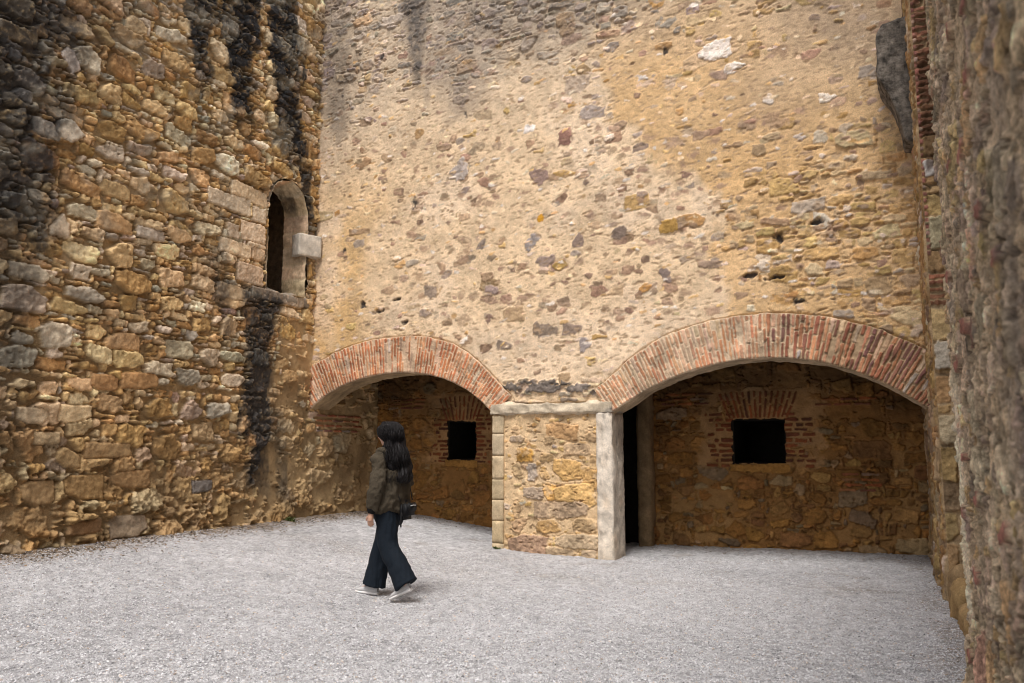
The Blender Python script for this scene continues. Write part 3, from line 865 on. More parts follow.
def alcove_wall(u0, u1, hole, label, seed, lintel_h, jamb_w):
    random.seed(seed)
    A = Field(axis((u0, u1, .0095)), axis((-.1, 2.95, .0095)))
    U, V = A.U, A.V
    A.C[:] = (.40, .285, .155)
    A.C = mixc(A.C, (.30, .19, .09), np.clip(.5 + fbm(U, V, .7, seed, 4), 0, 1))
    A.H += .014 * A.n3 + .008 * A.n1
    for (cu, cv, w, h) in pack(u0, u1, -.05, 2.9, .055, [(5, 9, 3, 5, .5), (4, 6, 2, 4, 1), (2, 4, 2, 3, 1)], (3, 2), 500, seed + 1):
        if random.random() < .12: continue
        A.stone(cu, cv, w * .95, h * .92, pick(P_ALC), random.uniform(.016, .055), random.gauss(0, .09), .025, .013, .42, .2, base=0, edge=.014, var=.35, crack=.008)
    for _ in range(500):
        A.pit(random.uniform(u0, u1), random.uniform(0, 2.9), random.uniform(.03, .1), random.uniform(.015, .05), random.uniform(.01, .03), (.16, .105, .05), random.gauss(0, .4), .5)
    hu0, hu1, hv0, hv1 = hole
    # mortar bed round the opening, then bricks
    k = (1 - sstep(jamb_w, jamb_w + .12, np.maximum(hu0 - U, U - hu1) + .16 * A.n3 + .08 * A.n1)) * (1 - sstep(lintel_h, lintel_h + .1, V - hv1)) * sstep(hv0 - .12, hv0 - .02, V)
    k = k * np.clip(.75 + .8 * fbm(U, V, .2, seed + 6, 3), .1, 1)
    A.C = mixc(A.C, (.47, .34, .21), k * .85)
    A.H = A.H * (1 - k) + k * (.012 + .004 * A.n1)
    z = hv0 - .04
    while z < hv1 + .12:
        bh = random.uniform(.042, .060)
        for side in (-1, 1):
            e = hu0 if side < 0 else hu1
            L = random.uniform(.6, 1.0) * jamb_w; p = 0.0
            while p < L:
                w = random.uniform(.12, .26)
                w = min(w, max(.06, L - p))
                cc = e + side * (p + w / 2 - (.015 if p == 0 else 0))
                if random.random() > .06:
                    A.stone(cc, z + random.uniform(-.004, .004), w - .016, bh, pick(P_BRICKW), random.uniform(.010, .028), random.gauss(0, .02), .010, .004, .25, .05, base=.012, edge=.006, mode='over', var=.35)
                p += w
        z += bh + random.uniform(.012, .026)
    # fan lintel
    hc = (hu0 + hu1) / 2; W = hu1 - hu0
    n = int(W * 1.25 / .058)
    for i in range(n):
        t = (i + .5) / n - .5
        ang = -t * .85
        x0 = hc + t * W * 1.18
        r = hv1 + .02
        for (s0, s1) in ([(0, .5), (.5, 1)] if i % 2 else [(0, .72), (.72, 1)]):
            m = (s0 + s1) / 2 * lintel_h
            A.stone(x0 - math.sin(ang) * m, r + math.cos(ang) * m, .042, (s1 - s0) * lintel_h - .012, pick(P_BRICKW), random.uniform(.01, .024), ang + random.gauss(0, .02), .01, .004, .25, .04, base=.012, edge=.006, mode='over', var=.35)
    # scattered brick courses higher up and elsewhere
    for (cu, cv, nb, nr) in [(u0 + .75, hv1 + .25, 3, 3), (u1 - .9, hv1 + .2, 3, 2), (u1 - .75, hv0 - .35, 2, 4)]:
        for r in range(nr):
            x = cu - nb * .12 + random.uniform(-.1, .1)
            for b in range(nb):
                A.stone(x, cv + r * .07, .22, .04, pick(P_BRICKD), .022, random.gauss(0, .02), .01, .004, .25, .05, base=.012, edge=.006, mode='over'); x += .245
    # block sill below the opening
    A.stone(hc, hv0 - .07, W * 1.2, .13, (.42, .27, .11), .03, 0, .02, .01, .2, .05, base=.01, edge=.01, mode='over', var=.25)
    A.H += .07 * (1 - sstep(0, .7, V)) * (1 + .6 * fbm(U, V, .5, seed + 9))
    rg = .010 + .022 * A.n1
    keep = ~((U > hu0 - rg) & (U < hu1 + rg) & (V > hv0 - rg * .6) & (V < hv1 + rg))
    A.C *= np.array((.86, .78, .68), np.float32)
    # shade under the vault, put into the colour of the upper part
    vault_shade = sstep(1.75, 2.6, V + .35 * fbm(U, V, .6, seed + 4, 4)) * .6
    A.C = mixc(A.C, (.05, .038, .028), vault_shade)
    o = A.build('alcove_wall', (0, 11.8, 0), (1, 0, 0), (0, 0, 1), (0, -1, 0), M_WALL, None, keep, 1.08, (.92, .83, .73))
    tag(o, label, 'wall', 'thing')
    mb = MB(); frame_boxes(mb, u0, u1, -.2, 2.95, (hu0 - .03, hu1 + .03, hv0 - .03, hv1 + .03), 11.86, 12.25)
    mb.build('wall_core', M_CORE, o)
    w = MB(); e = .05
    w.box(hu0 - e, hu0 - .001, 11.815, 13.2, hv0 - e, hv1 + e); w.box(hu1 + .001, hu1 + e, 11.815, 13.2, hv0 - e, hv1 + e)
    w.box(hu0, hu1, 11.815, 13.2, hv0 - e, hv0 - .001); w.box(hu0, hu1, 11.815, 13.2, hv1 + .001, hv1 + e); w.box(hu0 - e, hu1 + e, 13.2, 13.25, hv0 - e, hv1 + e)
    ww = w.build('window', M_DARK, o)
    ww['label'] = 'black square window hole'
    return o


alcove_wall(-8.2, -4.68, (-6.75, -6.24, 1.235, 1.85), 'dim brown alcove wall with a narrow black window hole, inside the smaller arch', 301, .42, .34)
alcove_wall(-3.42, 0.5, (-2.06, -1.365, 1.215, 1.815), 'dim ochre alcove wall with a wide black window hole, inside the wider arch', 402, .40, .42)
random.seed(5)
cw = tag(rough_block([(-3.43, -3.22, 11.52, 11.80, -.15, 2.84)], 'stone_jamb', M_WALL, None, lambda P, b: np.tile(np.array((.24, .165, .09)), (len(P), 1)), .018, .04, 3, .03),
         'narrow brown stone jamb edging the dark doorway behind the white post', 'jamb', 'thing')
cx = MB(); cx.box(-4.68, -4.5, 10.465, 12.2, -.2, 2.84); cx.box(-4.5, -3.44, 11.86, 12.2, -.2, 2.84)
cx.build('passage_wall', M_DARK, rear)

# ==================================================================================================== RIGHT WALL
right_far = tag(empty('stone_wall', (0.45, 8, 0)), 'narrow strip of brown stone and red brick wall beside the wider arch', 'wall', 'thing')
OF = Vector((0.45, 8, 0))
fr = Field(axis((-11.95, -10.0, .02), (-10.0, -8.6, .010)), axis((-.15, 8.0, .0125), (8.0, TOP, .05)))
U, V = fr.U, fr.V
fr.C[:] = (.40, .31, .20); fr.C *= (1 + .25 * fr.n3 + .15 * fr.n1)[..., None]
fr.H += .02 * fr.n3 + .01 * fr.n1
random.seed(51)
for (cu, cv, w, h) in pack(-11.95, -8.6, -.1, TOP, .06, [(5, 9, 3, 6, 1), (4, 7, 2, 4, 1.5)], (5, 3), 900, 52):
    c = pick([((.40, .28, .15), 3), ((.34, .22, .11), 2), ((.44, .35, .24), 1.5), ((.30, .22, .15), 1), ((.50, .44, .36), .5)])
    fr.stone(cu, cv, w * .97, h * .93, c, random.uniform(.015, .04), random.gauss(0, .05), .02, .014, .35, .15, base=-.015, edge=.012, var=.35, tilt=.08)
fr.H -= .05 * sstep(-8.66, -8.6, U)
fr.H += .03 * (1 - sstep(0, .8, V)) * (1 + .8 * fbm(U, V, .5, 9))
fr.build('wall_face', Vector((.395, 0, 0)) - OF, (0, -1, 0), (0, 0, 1), (-1, 0, 0), M_WALL, right_far, None, 1.1, (.86, .80, .74))
rc = MB(); rc.box(.47 - OF.x, 1.6 - OF.x, 8.66 - OF.y, 12.3 - OF.y, -.2, TOP); rc.box(.97 - OF.x, 1.6 - OF.x, 5.36 - OF.y, 8.65 - OF.y, -.2, TOP)
rc.build('wall_core', M_CORE, right_far)
ff = Field(axis((.40, .97, .008)), axis((-.15, 6.6, .0095), (6.6, TOP, .05)))
ff.C[:] = (.40, .29, .17); ff.C *= (1 + .25 * ff.n3 + .2 * ff.n1)[..., None]
ff.H += .012 * ff.n3 + .008 * ff.n1
random.seed(57)
z = -.1
while z < TOP:
    h = random.choice([.10, .16, .22, .28, .34]); brick = 2.75 < z < 3.05 or 4.3 < z < 6.0
    if brick: h = .065
    x = .37 - random.uniform(0, .1)
    while x < .97:
        w_ = .24 if brick else random.uniform(.2, .42)
        c = pick([((.20, .09, .055), 2), ((.26, .12, .07), 1)]) if brick else pick([((.44, .30, .15), 3), ((.38, .25, .12), 2), ((.48, .38, .25), 1.2), ((.30, .20, .12), 1)])
        ff.stone(x + w_ / 2, z + h / 2, w_ - .015, h - .014, c, random.uniform(.015, .05), random.gauss(0, .03), .016 if not brick else .008, .012, .3, .1, base=0, edge=.010, mode='over', var=.35, tilt=.1)
        x += w_
    z += h
for k in range(70):                                  # the red brick edge of the return
    zz = 3.3 + k * .066
    ff.stone(.395, zz, .08, .05, pick([((.30, .13, .095), 2), ((.24, .11, .085), 2), ((.36, .24, .18), 1)]), .045, random.gauss(0, .03), .008, .004, .2, .03, base=0, edge=.006, mode='over')
zr, za = at(923, 170, 1, 8.6)[2], at(938, 356, 1, 8.6)[2]
ff.stone(.47, zr, .10, .17, (.62, .58, .54), .05, .1, .012, .008, .2, .05, mode='over', base=0.01)
ff.stone(.52, za, .26, .28, (.56, .49, .39), .05, .0, .014, .008, .1, .05, mode='over', base=0.01)
dk = sstep(3.95, 4.15, ff.V + .25 * ff.n3) * (1 - sstep(5.2, 5.9, ff.V)) * sstep(.425, .455, ff.U)
ff.C = mixc(ff.C, (.085, .042, .022), dk * .75)
random.seed(91)
bl = []; y = 5.37
while y < 8.5:
    L = random.uniform(.25, .5); bl.append((.385 + random.uniform(-.02, .03) - OF.x, .95 - OF.x, y - OF.y, min(y + L, 8.57) - OF.y - .01, -.15, random.uniform(.22, .42))); y += L
rough_block(bl, 'ledge', M_WALL, right_far, lambda P, b: np.tile(np.array([(.36, .24, .11), (.28, .19, .10), (.40, .27, .13)][b % 3]), (len(P), 1)), .03, .03, 15, .05)
ff.build('return_face', Vector((0, 8.6, 0)) - OF, (1, 0, 0), (0, 0, 1), (0, -1, 0), M_WALL, right_far)

# corbel: a dark stone bracket projecting from the corner
prof = [(bw(906, 18, 9.6)[0] + .25, bw(906, 18, 9.6)[1])] + [bw(x, y, 9.6) for (x, y) in [(899, 26), (882, 33), (877, 41), (878, 82), (882, 90), (892, 106), (900, 124), (905, 145)]] + [(bw(909, 150, 9.6)[0] + .28, bw(909, 152, 9.6)[1])]
bm = bmesh.new()
f0 = [bm.verts.new((x - OF.x, 9.42 - OF.y, z)) for x, z in prof]; f1 = [bm.verts.new((x - OF.x, 9.9 - OF.y, z)) for x, z in prof]
bm.faces.new(f0); bm.faces.new(f1[::-1])
for i in range(len(prof)):
    j = (i + 1) % len(prof); bm.faces.new((f0[j], f0[i], f1[i], f1[j]))
bmesh.ops.recalc_face_normals(bm, faces=bm.faces)
bmesh.ops.bevel(bm, geom=list(bm.edges), offset=.012, segments=1, affect='EDGES')
bmesh.ops.triangulate(bm, faces=bm.faces)
for _ in range(4):
    es = [e for e in bm.edges if e.calc_length() > .06]
    if es: bmesh.ops.subdivide_edges(bm, edges=es, cuts=1)
    bmesh.ops.triangulate(bm, faces=[f for f in bm.faces if len(f.verts) > 3])
bm.normal_update()
P = np.array([v.co for v in bm.verts]); n_ = fbm(P[:, 0] + P[:, 1], P[:, 2] + P[:, 1] * .6, .15, 3, 4)
for v, k in zip(bm.verts, n_): v.co += v.normal * float(k) * .018
me = bpy.data.meshes.new('corbel'); bm.to_mesh(me); bm.free()
me.polygons.foreach_set('use_smooth', [True] * len(me.polygons))
co = link('corbel', me, mat_stone('black_stained_stone', .85, 1.0, 13, .04, color=(.15, .13, .108)), right_far)
co['label'] = 'black stained stone corbel jutting out high in the corner'

right_near = tag(empty('stone_wall', (0.33, 2, 0)), 'blurred grey brown rough wall close to the camera along the right edge', 'wall', 'thing')
ON = Vector((.33, 2, 0))
fn = Field(axis((-5.35, -1.9, .0068), (-1.9, 2.0, .05)), axis((-.15, 4.5, .0068), (4.5, TOP, .06)))
U, V = fn.U, fn.V
fn.C[:] = (.42, .35, .26); fn.C = mixc(fn.C, (.34, .29, .24), np.clip(.5 + fbm(U, V, .5, 2, 4), 0, 1))
fn.H += .010 * fn.n3 + .006 * fn.n1 + .004 * fn.n2 - .006
fine = fbm(U, V, .016, 88, 2)
fn.H += .0035 * fine + .003 * np.clip(fbm(U, V, .045, 89, 3), 0, 1)
random.seed(61)
for (cu, cv, w, h) in pack(-5.35, 2, -.1, TOP, .05, [(4, 8, 3, 6, 1), (3, 6, 2, 4, 1.5)], (4, 3), 900, 62):
    if random.random() < .3: continue
    fn.stone(cu, cv, w * .95, h * .92, pick(P_RIGHT), random.uniform(.002, .015), random.gauss(0, .12), .008, .012, .42, .25, base=-.004, edge=.020, var=.45, tilt=.07, crack=.012)
for _ in range(7000):
    fn.pit(random.uniform(-5.3, -1.9), random.uniform(0, 4.5), random.lognormvariate(-3.3, .5), random.lognormvariate(-3.4, .5), random.uniform(.008, .035), (.11, .085, .06), random.gauss(0, .6), .7)
fn.C *= (1 + .30 * fbm(U, V, .3, 23, 4) + .2 * fn.n1 + .22 * fine)[..., None] * np.array((.92, .87, .80), np.float32)
for _ in range(30):
    cu, cv = random.uniform(-5.2, -1.5), random.uniform(.2, 4.2)
    fn.stone(cu, cv, random.uniform(.1, .2), random.uniform(.04, .07), (.22, .10, .08), .010, random.gauss(0, .15), .012, .006, .3, .1, base=.012, mode='over')
streak(fn, [(-2.6, 4.5), (-2.6, 2.8), (-2.55, .5)], .10, .16, .5, (.14, .12, .11), 5)
fn.C = mixc(fn.C, (.60, .52, .41), sstep(-5.35, -5.30, U) * (1 - sstep(-5.0, -4.8, U + .12 * fn.n3)) * sstep(.4, .6, V) * (1 - sstep(1.6, 1.9, V)) * .8)
# rounded outer corner
fn.H -= .10 * (1 - sstep(-5.35, -5.27, U))
fn.H += .05 * (1 - sstep(0, .6, V))
fn.build('wall_face', Vector((.325, 0, 0)) - ON, (0, -1, 0), (0, 0, 1), (-1, 0, 0), M_ROUGH, right_near, None, .95, (1.75, 1.66, 1.52))
rn = MB(); rn.box(.385 - ON.x, 1.6 - ON.x, -2 - ON.y, 5.345 - ON.y, -.2, TOP); rn.build('wall_core', M_CORE, right_near)

# ==================================================================================================== GROUND
def gz(X, Y):
    z = np.interp(X, [-8.3, -7.2, -6.0, -5.0, -4.2, -3.3, 0.6], [.39, .30, .17, .07, .03, .0, .02])
    z = z + .05 * sstep(11.0, 12.0, Y) * sstep(-4, -3, X)
    return z


gr = Field(axis((-40, -8.6, 2.0), (-8.6, 0.8, .016), (.8, 30, 2.0)), axis((-30, 3.6, 1.5), (3.6, 9.0, .012), (9.0, 12.3, .02), (12.3, 40, 2.5)))
U, V = gr.U, gr.V
gr.H = gz(U, V).astype(np.float32) + .012 * fbm(U, V, 1.3, 3, 3) + .006 * gr.n3 + .007 * gr.n1 + .006 * fbm(U, V, .035, 9, 2)
gr.C[:] = (.465, .457, .465)
spk = fbm(U, V, .028, 15, 2)
gr.C *= (1 + .22 * spk + .10 * gr.n1 + .16 * fbm(U, V, .9, 33, 4))[..., None]
trail = np.clip(1 - np.abs(V - (9.0 + .10 * U) + .5 * fbm(U, V, 1.2, 35, 3)) / .55, 0, 1) * np.clip(fbm(U, V, .4, 36, 4) + .25, 0, 1)
gr.C = mixc(gr.C, (.36, .32, .28), trail * .45)
# earth and dry litter gathered at the foot of the walls
dirt = 1 - sstep(.02, .62, U + 8.13 + .22 * fbm(U, V, .35, 21, 4))
dirt = np.maximum(dirt, (1 - sstep(.0, .30, .36 - U + .2 * fbm(U, V, .3, 25, 4))) * .6)
dirt = np.maximum(dirt, .55 * sstep(11.3, 11.8, V + .2 * fbm(U, V, .3, 27, 4)))
pd = np.clip(fbm(U, V, .45, 61, 4) - .42, 0, 1) * 1.3 * sstep(8.6, 10.5, V + .15 * U + 1)
dirt = np.clip(np.maximum(dirt, pd), 0, 1)
gr.C = mixc(gr.C, (.24, .185, .13), dirt * .75)
ground = gr.build('ground', (0, 0, 0), (1, 0, 0), (0, 1, 0), (0, 0, 1), M_GROUND)
tag(ground, 'pale grey gravel courtyard floor rising towards the left wall', 'ground', 'structure')


def scatter_chips(name, X, Y, size, cols, mat, lift=.3, flat=.6, seed=1, elong=1.0):
    r = np.random.default_rng(seed); n = len(X)
    base = np.array([(1, 0, 0), (-1, 0, 0), (0, 1, 0), (0, -1, 0), (0, 0, 1), (0, 0, -1)], np.float32)
    tri = np.array([(0, 2, 4), (2, 1, 4), (1, 3, 4), (3, 0, 4), (2, 0, 5), (1, 2, 5), (3, 1, 5), (0, 3, 5)])
    B = base[None] * (1 + r.uniform(-.35, .35, (n, 6, 1))) + r.uniform(-.3, .3, (n, 6, 3))
    B[..., 0] *= elong; B[..., 2] *= flat
    a = r.uniform(0, 2 * math.pi, n); c, s = np.cos(a)[:, None], np.sin(a)[:, None]
    x = B[..., 0] * c - B[..., 1] * s; y = B[..., 0] * s + B[..., 1] * c
    t = r.normal(0, .35, n)[:, None]
    z = B[..., 2] + x * t
    Pp = np.stack([x, y, z], -1) * size[:, None, None]
    ii = np.clip(np.searchsorted(gr.u, X), 0, len(gr.u) - 1); jj = np.clip(np.searchsorted(gr.v, Y), 0, len(gr.v) - 1)
    Z = gr.H[jj, ii]
    Pp += np.stack([X, Y, Z + size * lift], -1)[:, None, :]
    Fc = (tri[None] + (np.arange(n) * 6)[:, None, None]).reshape(-1, 3)
    return link(name, np_mesh(name, Pp.reshape(-1, 3), Fc, np.repeat(cols, 6, 0), smooth=False), mat)


r = np.random.default_rng(4)
N = 320000
dist = 4.2 + 6.5 * r.random(N) ** 1.5
ang = r.uniform(-36, 36, N)
X = dist / np.cos(np.radians(ang)) * (-np.sin(TH + np.radians(-ang))); Y = dist / np.cos(np.radians(ang)) * np.cos(TH + np.radians(-ang))
ok = (X > -8.1) & (X < .40) & (Y < 11.7) & (Y > 3) & ~((X > -5.05) & (X < -3.25) & (Y > 9.93))
X, Y = X[ok], Y[ok]
tone = np.clip(r.normal(1, .24, len(X)), .22, 1.4)[:, None]
cols = np.array((.51, .503, .512)) * tone
warm = r.random(len(X)) < .05
cols[warm] *= (1.0, .86, .72)
g_ = scatter_chips('gravel', X, Y, np.clip(r.lognormal(math.log(.0056), .30, len(X)), .003, .012), cols, M_PEB, .25, .65, 5)
tag(g_, 'loose pale grey gravel chips covering the courtyard floor', 'gravel', 'stuff')
# dry leaf litter along the left wall and in the corners
N = 4200
Y = np.concatenate([r.uniform(4.5, 11.5, N), r.uniform(5.5, 11.6, 120), r.uniform(11.2, 11.75, 700)])
X = np.concatenate([-8.08 + np.abs(r.normal(0, .28, N)), .36 - np.abs(r.normal(0, .12, 120)), np.where(r.random(700) < .5, r.uniform(-8, -5, 700), r.uniform(-3.2, .3, 700))])
cols = np.array((.20, .145, .095)) * r.uniform(.4, 1.7, len(X))[:, None]
g2 = scatter_chips('leaf_litter', X, Y, r.uniform(.004, .013, len(X)), cols, M_PEB, .5, .18, 8, 1.7)
tag(g2, 'dry brown leaf litter strewn along the foot of the walls', 'litter', 'stuff')


def weed_tuft(x, y, h, seed, label):
    R = random.Random(seed); V = []; Q = []
    z0 = float(gz(np.array(x), np.array(y))) - .01
    for k in range(46):
        a = R.uniform(0, 6.283); L = h * R.uniform(.5, 1.1); lean = R.uniform(.2, .9); w = R.uniform(.006, .012)
        bx, by = R.gauss(0, h * .6), R.gauss(0, h * .25)
        d = Vector((math.cos(a), math.sin(a), 0)); sd = Vector((-d.y, d.x, 0))
        pts = [Vector((bx, by, 0)) + d * L * lean * t * t + Vector((0, 0, L * t * (1 - .3 * lean * t))) for t in (0, .4, .75, 1)]
        n = len(V)
        for p, ww in zip(pts, (.7, 1, .8, .1)):
            V.append(tuple(p + sd * w * ww)); V.append(tuple(p - sd * w * ww))
        for i in range(3): Q.append((n + 2 * i, n + 2 * i + 1, n + 2 * i + 3, n + 2 * i + 2))
    me = bpy.data.meshes.new('weed_tuft'); me.from_pydata(V, [], Q)
    o = link('weed_tuft', me, M_WEED); o.location = (x, y, z0)
    tag(o, label, 'weed', 'thing', 'weeds at the foot of the walls')


M_WEED = mat_plain('weed_leaf', (.07, .09, .025), .7, .2, 0, 30, .4)
weed_tuft(-4.93, 9.90, .06, 1, 'tiny green weed at the foot of the pier')
weed_tuft(-8.0, 9.35, .09, 2, 'low green weed in the corner below the arched window')

# ==================================================================================================== PERSON
random.seed(8)
M_SKIN = mat_plain('skin', (.50, .29, .20), .5, .4, .1, 120, .08)
M_JACKET = mat_plain('olive_fleece', (.066, .053, .037), .95, .1, .9, 130, .35, .006)
M_TROUSER = mat_plain('navy_cloth', (.007, .0115, .018), .85, .2, .35, 90, .2, .003)
M_HAIR = mat_plain('black_hair', (.011, .0092, .0095), .55, .16, .3, 60, .3)
M_UPPER = mat_plain('grey_shoe_cloth', (.50, .49, .49), .85, .2, .4, 200, .15)
M_SOLE = mat_plain('white_rubber', (.72, .70, .68), .6, .3, 0, 50, .05)
M_BAG = mat_plain('black_leather', (.007, .007, .008), .6, .25, .2, 150, .2)
M_METAL = mat_plain('zip_metal', (.5, .5, .5), .3, .6)
M_BLACKRIB = mat_plain('black_rib', (.012, .012, .012), .9, .1, .5, 180, .2)
FA = math.radians(25)
fwh = Vector((-math.sin(TH), math.cos(TH), 0)); rr_ = Vector((math.cos(TH), math.sin(TH), 0))
fdir = -rr_ * math.cos(FA) + fwh * math.sin(FA)
pp = at(387, 598, 2, 0.045)
PZ = float(gz(np.array(pp[0]), np.array(pp[1]))) + .008
person = tag(empty('person', (pp[0], pp[1], PZ), math.atan2(fdir.y, fdir.x)), 'woman with long dark hair in olive jacket and wide navy trousers, walking', 'person', 'thing')
person.scale = (.955, .955, .955)


def tube(path, rad, n=16, cap=True):
    """loft: path of points, rad of (a,b) or r; returns V,Q"""
    path = [Vector(p) for p in path]; V = []; Q = []
    m = len(path); prev = None
    for i, p in enumerate(path):
        t = (path[min(i + 1, m - 1)] - path[max(i - 1, 0)]).normalized()
        ref = Vector((0, 1, 0)) if abs(t.y) < .9 else Vector((1, 0, 0))
        b = t.cross(ref).normalized(); a = b.cross(t).normalized()    # a ~ y axis, b ~ perpendicular
        ra, rb = rad[i] if isinstance(rad[i], tuple) else (rad[i], rad[i])
        for k in range(n):
            an = 2 * math.pi * k / n
            V.append(p + a * ra * math.cos(an) + b * rb * math.sin(an))
    for i in range(m - 1):
        for k in range(n):
            Q.append((i * n + k, i * n + (k + 1) % n, (i + 1) * n + (k + 1) % n, (i + 1) * n + k))
    if cap:
        for e in (0, m - 1):
            c = len(V); V.append(path[e])
            for k in range(n):
                q = (e * n + k, e * n + (k + 1) % n, c)
                Q.append(q if e else q[::-1])
    return V, Q


def ball(c, r, n=16):
    c = Vector(c); rx, ry, rz = r
    V = []; Q = []
    for i in range(n + 1):
        th = math.pi * i / n
        for k in range(2 * n):
            ph = math.pi * k / n
            V.append(c + Vector((rx * math.sin(th) * math.cos(ph), ry * math.sin(th) * math.sin(ph), rz * math.cos(th))))
    for i in range(n):
        for k in range(2 * n):
            Q.append((i * 2 * n + k, i * 2 * n + (k + 1) % (2 * n), (i + 1) * 2 * n + (k + 1) % (2 * n), (i + 1) * 2 * n + k))
    return V, Q


def smooth_path(pts, n):
    pts = [np.array(p, float) for p in pts]; P = np.array(pts)
    t = np.linspace(0, 1, len(P)); tt = np.linspace(0, 1, n)
    out = []
    for x in tt:
        i = min(int(x * (len(P) - 1)), len(P) - 2); f = x * (len(P) - 1) - i
        p0, p1, p2, p3 = P[max(i - 1, 0)], P[i], P[i + 1], P[min(i + 2, len(P) - 1)]
        out.append(.5 * ((2 * p1) + (-p0 + p2) * f + (2 * p0 - 5 * p1 + 4 * p2 - p3) * f * f + (-p0 + 3 * p1 - 3 * p2 + p3) * f ** 3))
    return np.array(out)


def ltube(keys, n=16, m=24, cap=True):
    """keys: (x,y,z,ra,rb)"""
    S = smooth_path(keys, m)
    return tube([Vector(s[:3]) for s in S], [(s[3], s[4]) for s in S], n, cap)


def weld(parts, voxel, name, mat, parent, smooth_it=3, disp=None):
    V = []; Q = []
    for (v, q) in parts:
        n = len(V); V += [tuple(p) for p in v]; Q += [tuple(i + n for i in f) for f in q]
    me = bpy.data.meshes.new(name); me.from_pydata(V, [], Q); me.update()
    bm = bmesh.new(); bm.from_mesh(me); bmesh.ops.remove_doubles(bm, verts=bm.verts, dist=1e-5); bmesh.ops.recalc_face_normals(bm, faces=bm.faces); bm.to_mesh(me); bm.free()
    tmp = bpy.data.objects.new(name + '_tmp', me); COL.objects.link(tmp)
    md = tmp.modifiers.new('r', 'REMESH'); md.mode = 'VOXEL'; md.voxel_size = voxel; md.use_smooth_shade = True
    if smooth_it:
        sm = tmp.modifiers.new('s', 'SMOOTH'); sm.factor = .5; sm.iterations = smooth_it
    dg = bpy.context.evaluated_depsgraph_get()
    out = bpy.data.meshes.new_from_object(tmp.evaluated_get(dg))
    bpy.data.objects.remove(tmp)
    out.name = name
    if disp:
        co_ = np.empty(len(out.vertices) * 3, np.float32); out.vertices.foreach_get('co', co_); co_ = co_.reshape(-1, 3)
        no = np.empty(len(out.vertices) * 3, np.float32); out.vertices.foreach_get('normal', no); no = no.reshape(-1, 3)
        co_ = co_ + no * disp(co_)[:, None]
        out.vertices.foreach_set('co', co_.astype(np.float32).ravel()); out.update()
    out.polygons.foreach_set('use_smooth', [True] * len(out.polygons))
    return link(name, out, mat, parent)


LSH, LEL, LWR = (-.01, .178, 1.355), (-.03, .250, 1.10), (.045, .235, .835)
RSH, REL, RWR = (0, -.178, 1.355), (-.03, -.255, 1.13), (.19, -.19, 1.04)
LHIP, LKN, LAN = (-.01, .085, .90), (-.06, .085, .50), (-.275, .085, .155)
RHIP, RKN, RAN = (.0, -.085, .90), (.12, -.085, .50), (.215, -.085, .095)


def hand(wr, d, palm_n, thumb_side, s=1.0):
    """relaxed hand: wrist, finger direction, palm normal, side of the thumb"""
    wr = Vector(wr); d = Vector(d).normalized(); pn = Vector(palm_n); pn = (pn - d * pn.dot(d)).normalized(); w = d.cross(pn).normalized()
    if w.dot(Vector(thumb_side)) < 0: w = -w
    out = []
    kn = wr + d * .085 * s
    out.append(tube([wr - d * .02, wr + d * .02, wr + d * .055, kn], [(.02, .024)] * 4 if False else [.021, .024, .029, .027], 12))
    for i, (off, L, r) in enumerate([(.026, .068, .0085), (.009, .076, .009), (-.009, .070, .0085), (-.025, .054, .0075)]):
        b = kn + w * off - d * .012
        p1 = b + d * L * .5 * s + pn * .006; p2 = p1 + (d * .8 + pn * .55).normalized() * L * .32 * s; p3 = p2 + (d * .5 + pn * .85).normalized() * L * .26 * s
        out.append(tube([b, p1, p2, p3], [r * 1.05, r, r * .93, r * .75], 8))
    tb = wr + d * .03 + w * .018
    t1 = tb + (d * .7 + w * .65 + pn * .2).normalized() * .042; t2 = t1 + (d * .9 + w * .25 + pn * .3).normalized() * .03
    out.append(tube([tb, t1, t2], [.0125, .0105, .008], 8))
    return out


H0 = Vector((.035, 0, 1.575))
bp = []
bp.append(ltube([(0, 0, .82, .15, .10), (-.01, 0, .95, .15, .11), (0, 0, 1.1, .125, .095), (0, 0, 1.28, .15, .11), (-.01, 0, 1.38, .15, .085), (0, 0, 1.44, .07, .06), (.01, 0, 1.50, .055, .058)], 24, 28))
bp.append(tube([(.0, 0, 1.42), (.018, 0, 1.52)], [.056, .052], 16))
TURN = Matrix.Rotation(-.9, 3, 'Z')


def hd(x, y, z): return H0 + TURN @ Vector((x, y, z))


bp.append(ball(H0 + Vector((0, 0, .02)), (.090, .083, .115), 16)); bp.append(ball(hd(.028, 0, -.05), (.060, .058, .07), 14))
bp.append(tube([hd(.078, 0, .015), hd(.098, 0, -.022), hd(.085, 0, -.034)], [.008, .014, .012], 10))
for s in (-1, 1):
    bp.append(ball(hd(.070, s * .031, .018), (.014, .014, .012), 10)); bp.append(ball(hd(-.005, s * .080, .0), (.016, .013, .032), 10))
bp.append(ball(hd(.080, 0, -.062), (.013, .018, .010), 10))
for sh, el, wr_ in ((LSH, LEL, LWR), (RSH, REL, RWR)):
    bp.append(tube([Vector((0, sh[1] * .4, 1.39)), Vector(sh), Vector(el), Vector(wr_)], [.055, .055, .040, .024], 14))
bp += hand(LWR, (.08, -.02, -1), (.15, -1, 0), (1, 0, 0)); bp += hand(RWR, (.9, .3, .15), (0, 1, -.3), (0, .2, 1))
for h, k, a in ((LHIP, LKN, LAN), (RHIP, RKN, RAN)):
    bp.append(tube([Vector(h), (Vector(h) + Vector(k)) / 2, Vector(k), Vector(k).lerp(Vector(a), .35), Vector(a)], [.088, .075, .055, .054, .035], 14))
LTOE = Vector((-.12, .085, .03)); RTOE = Vector((.40, -.085, .03))
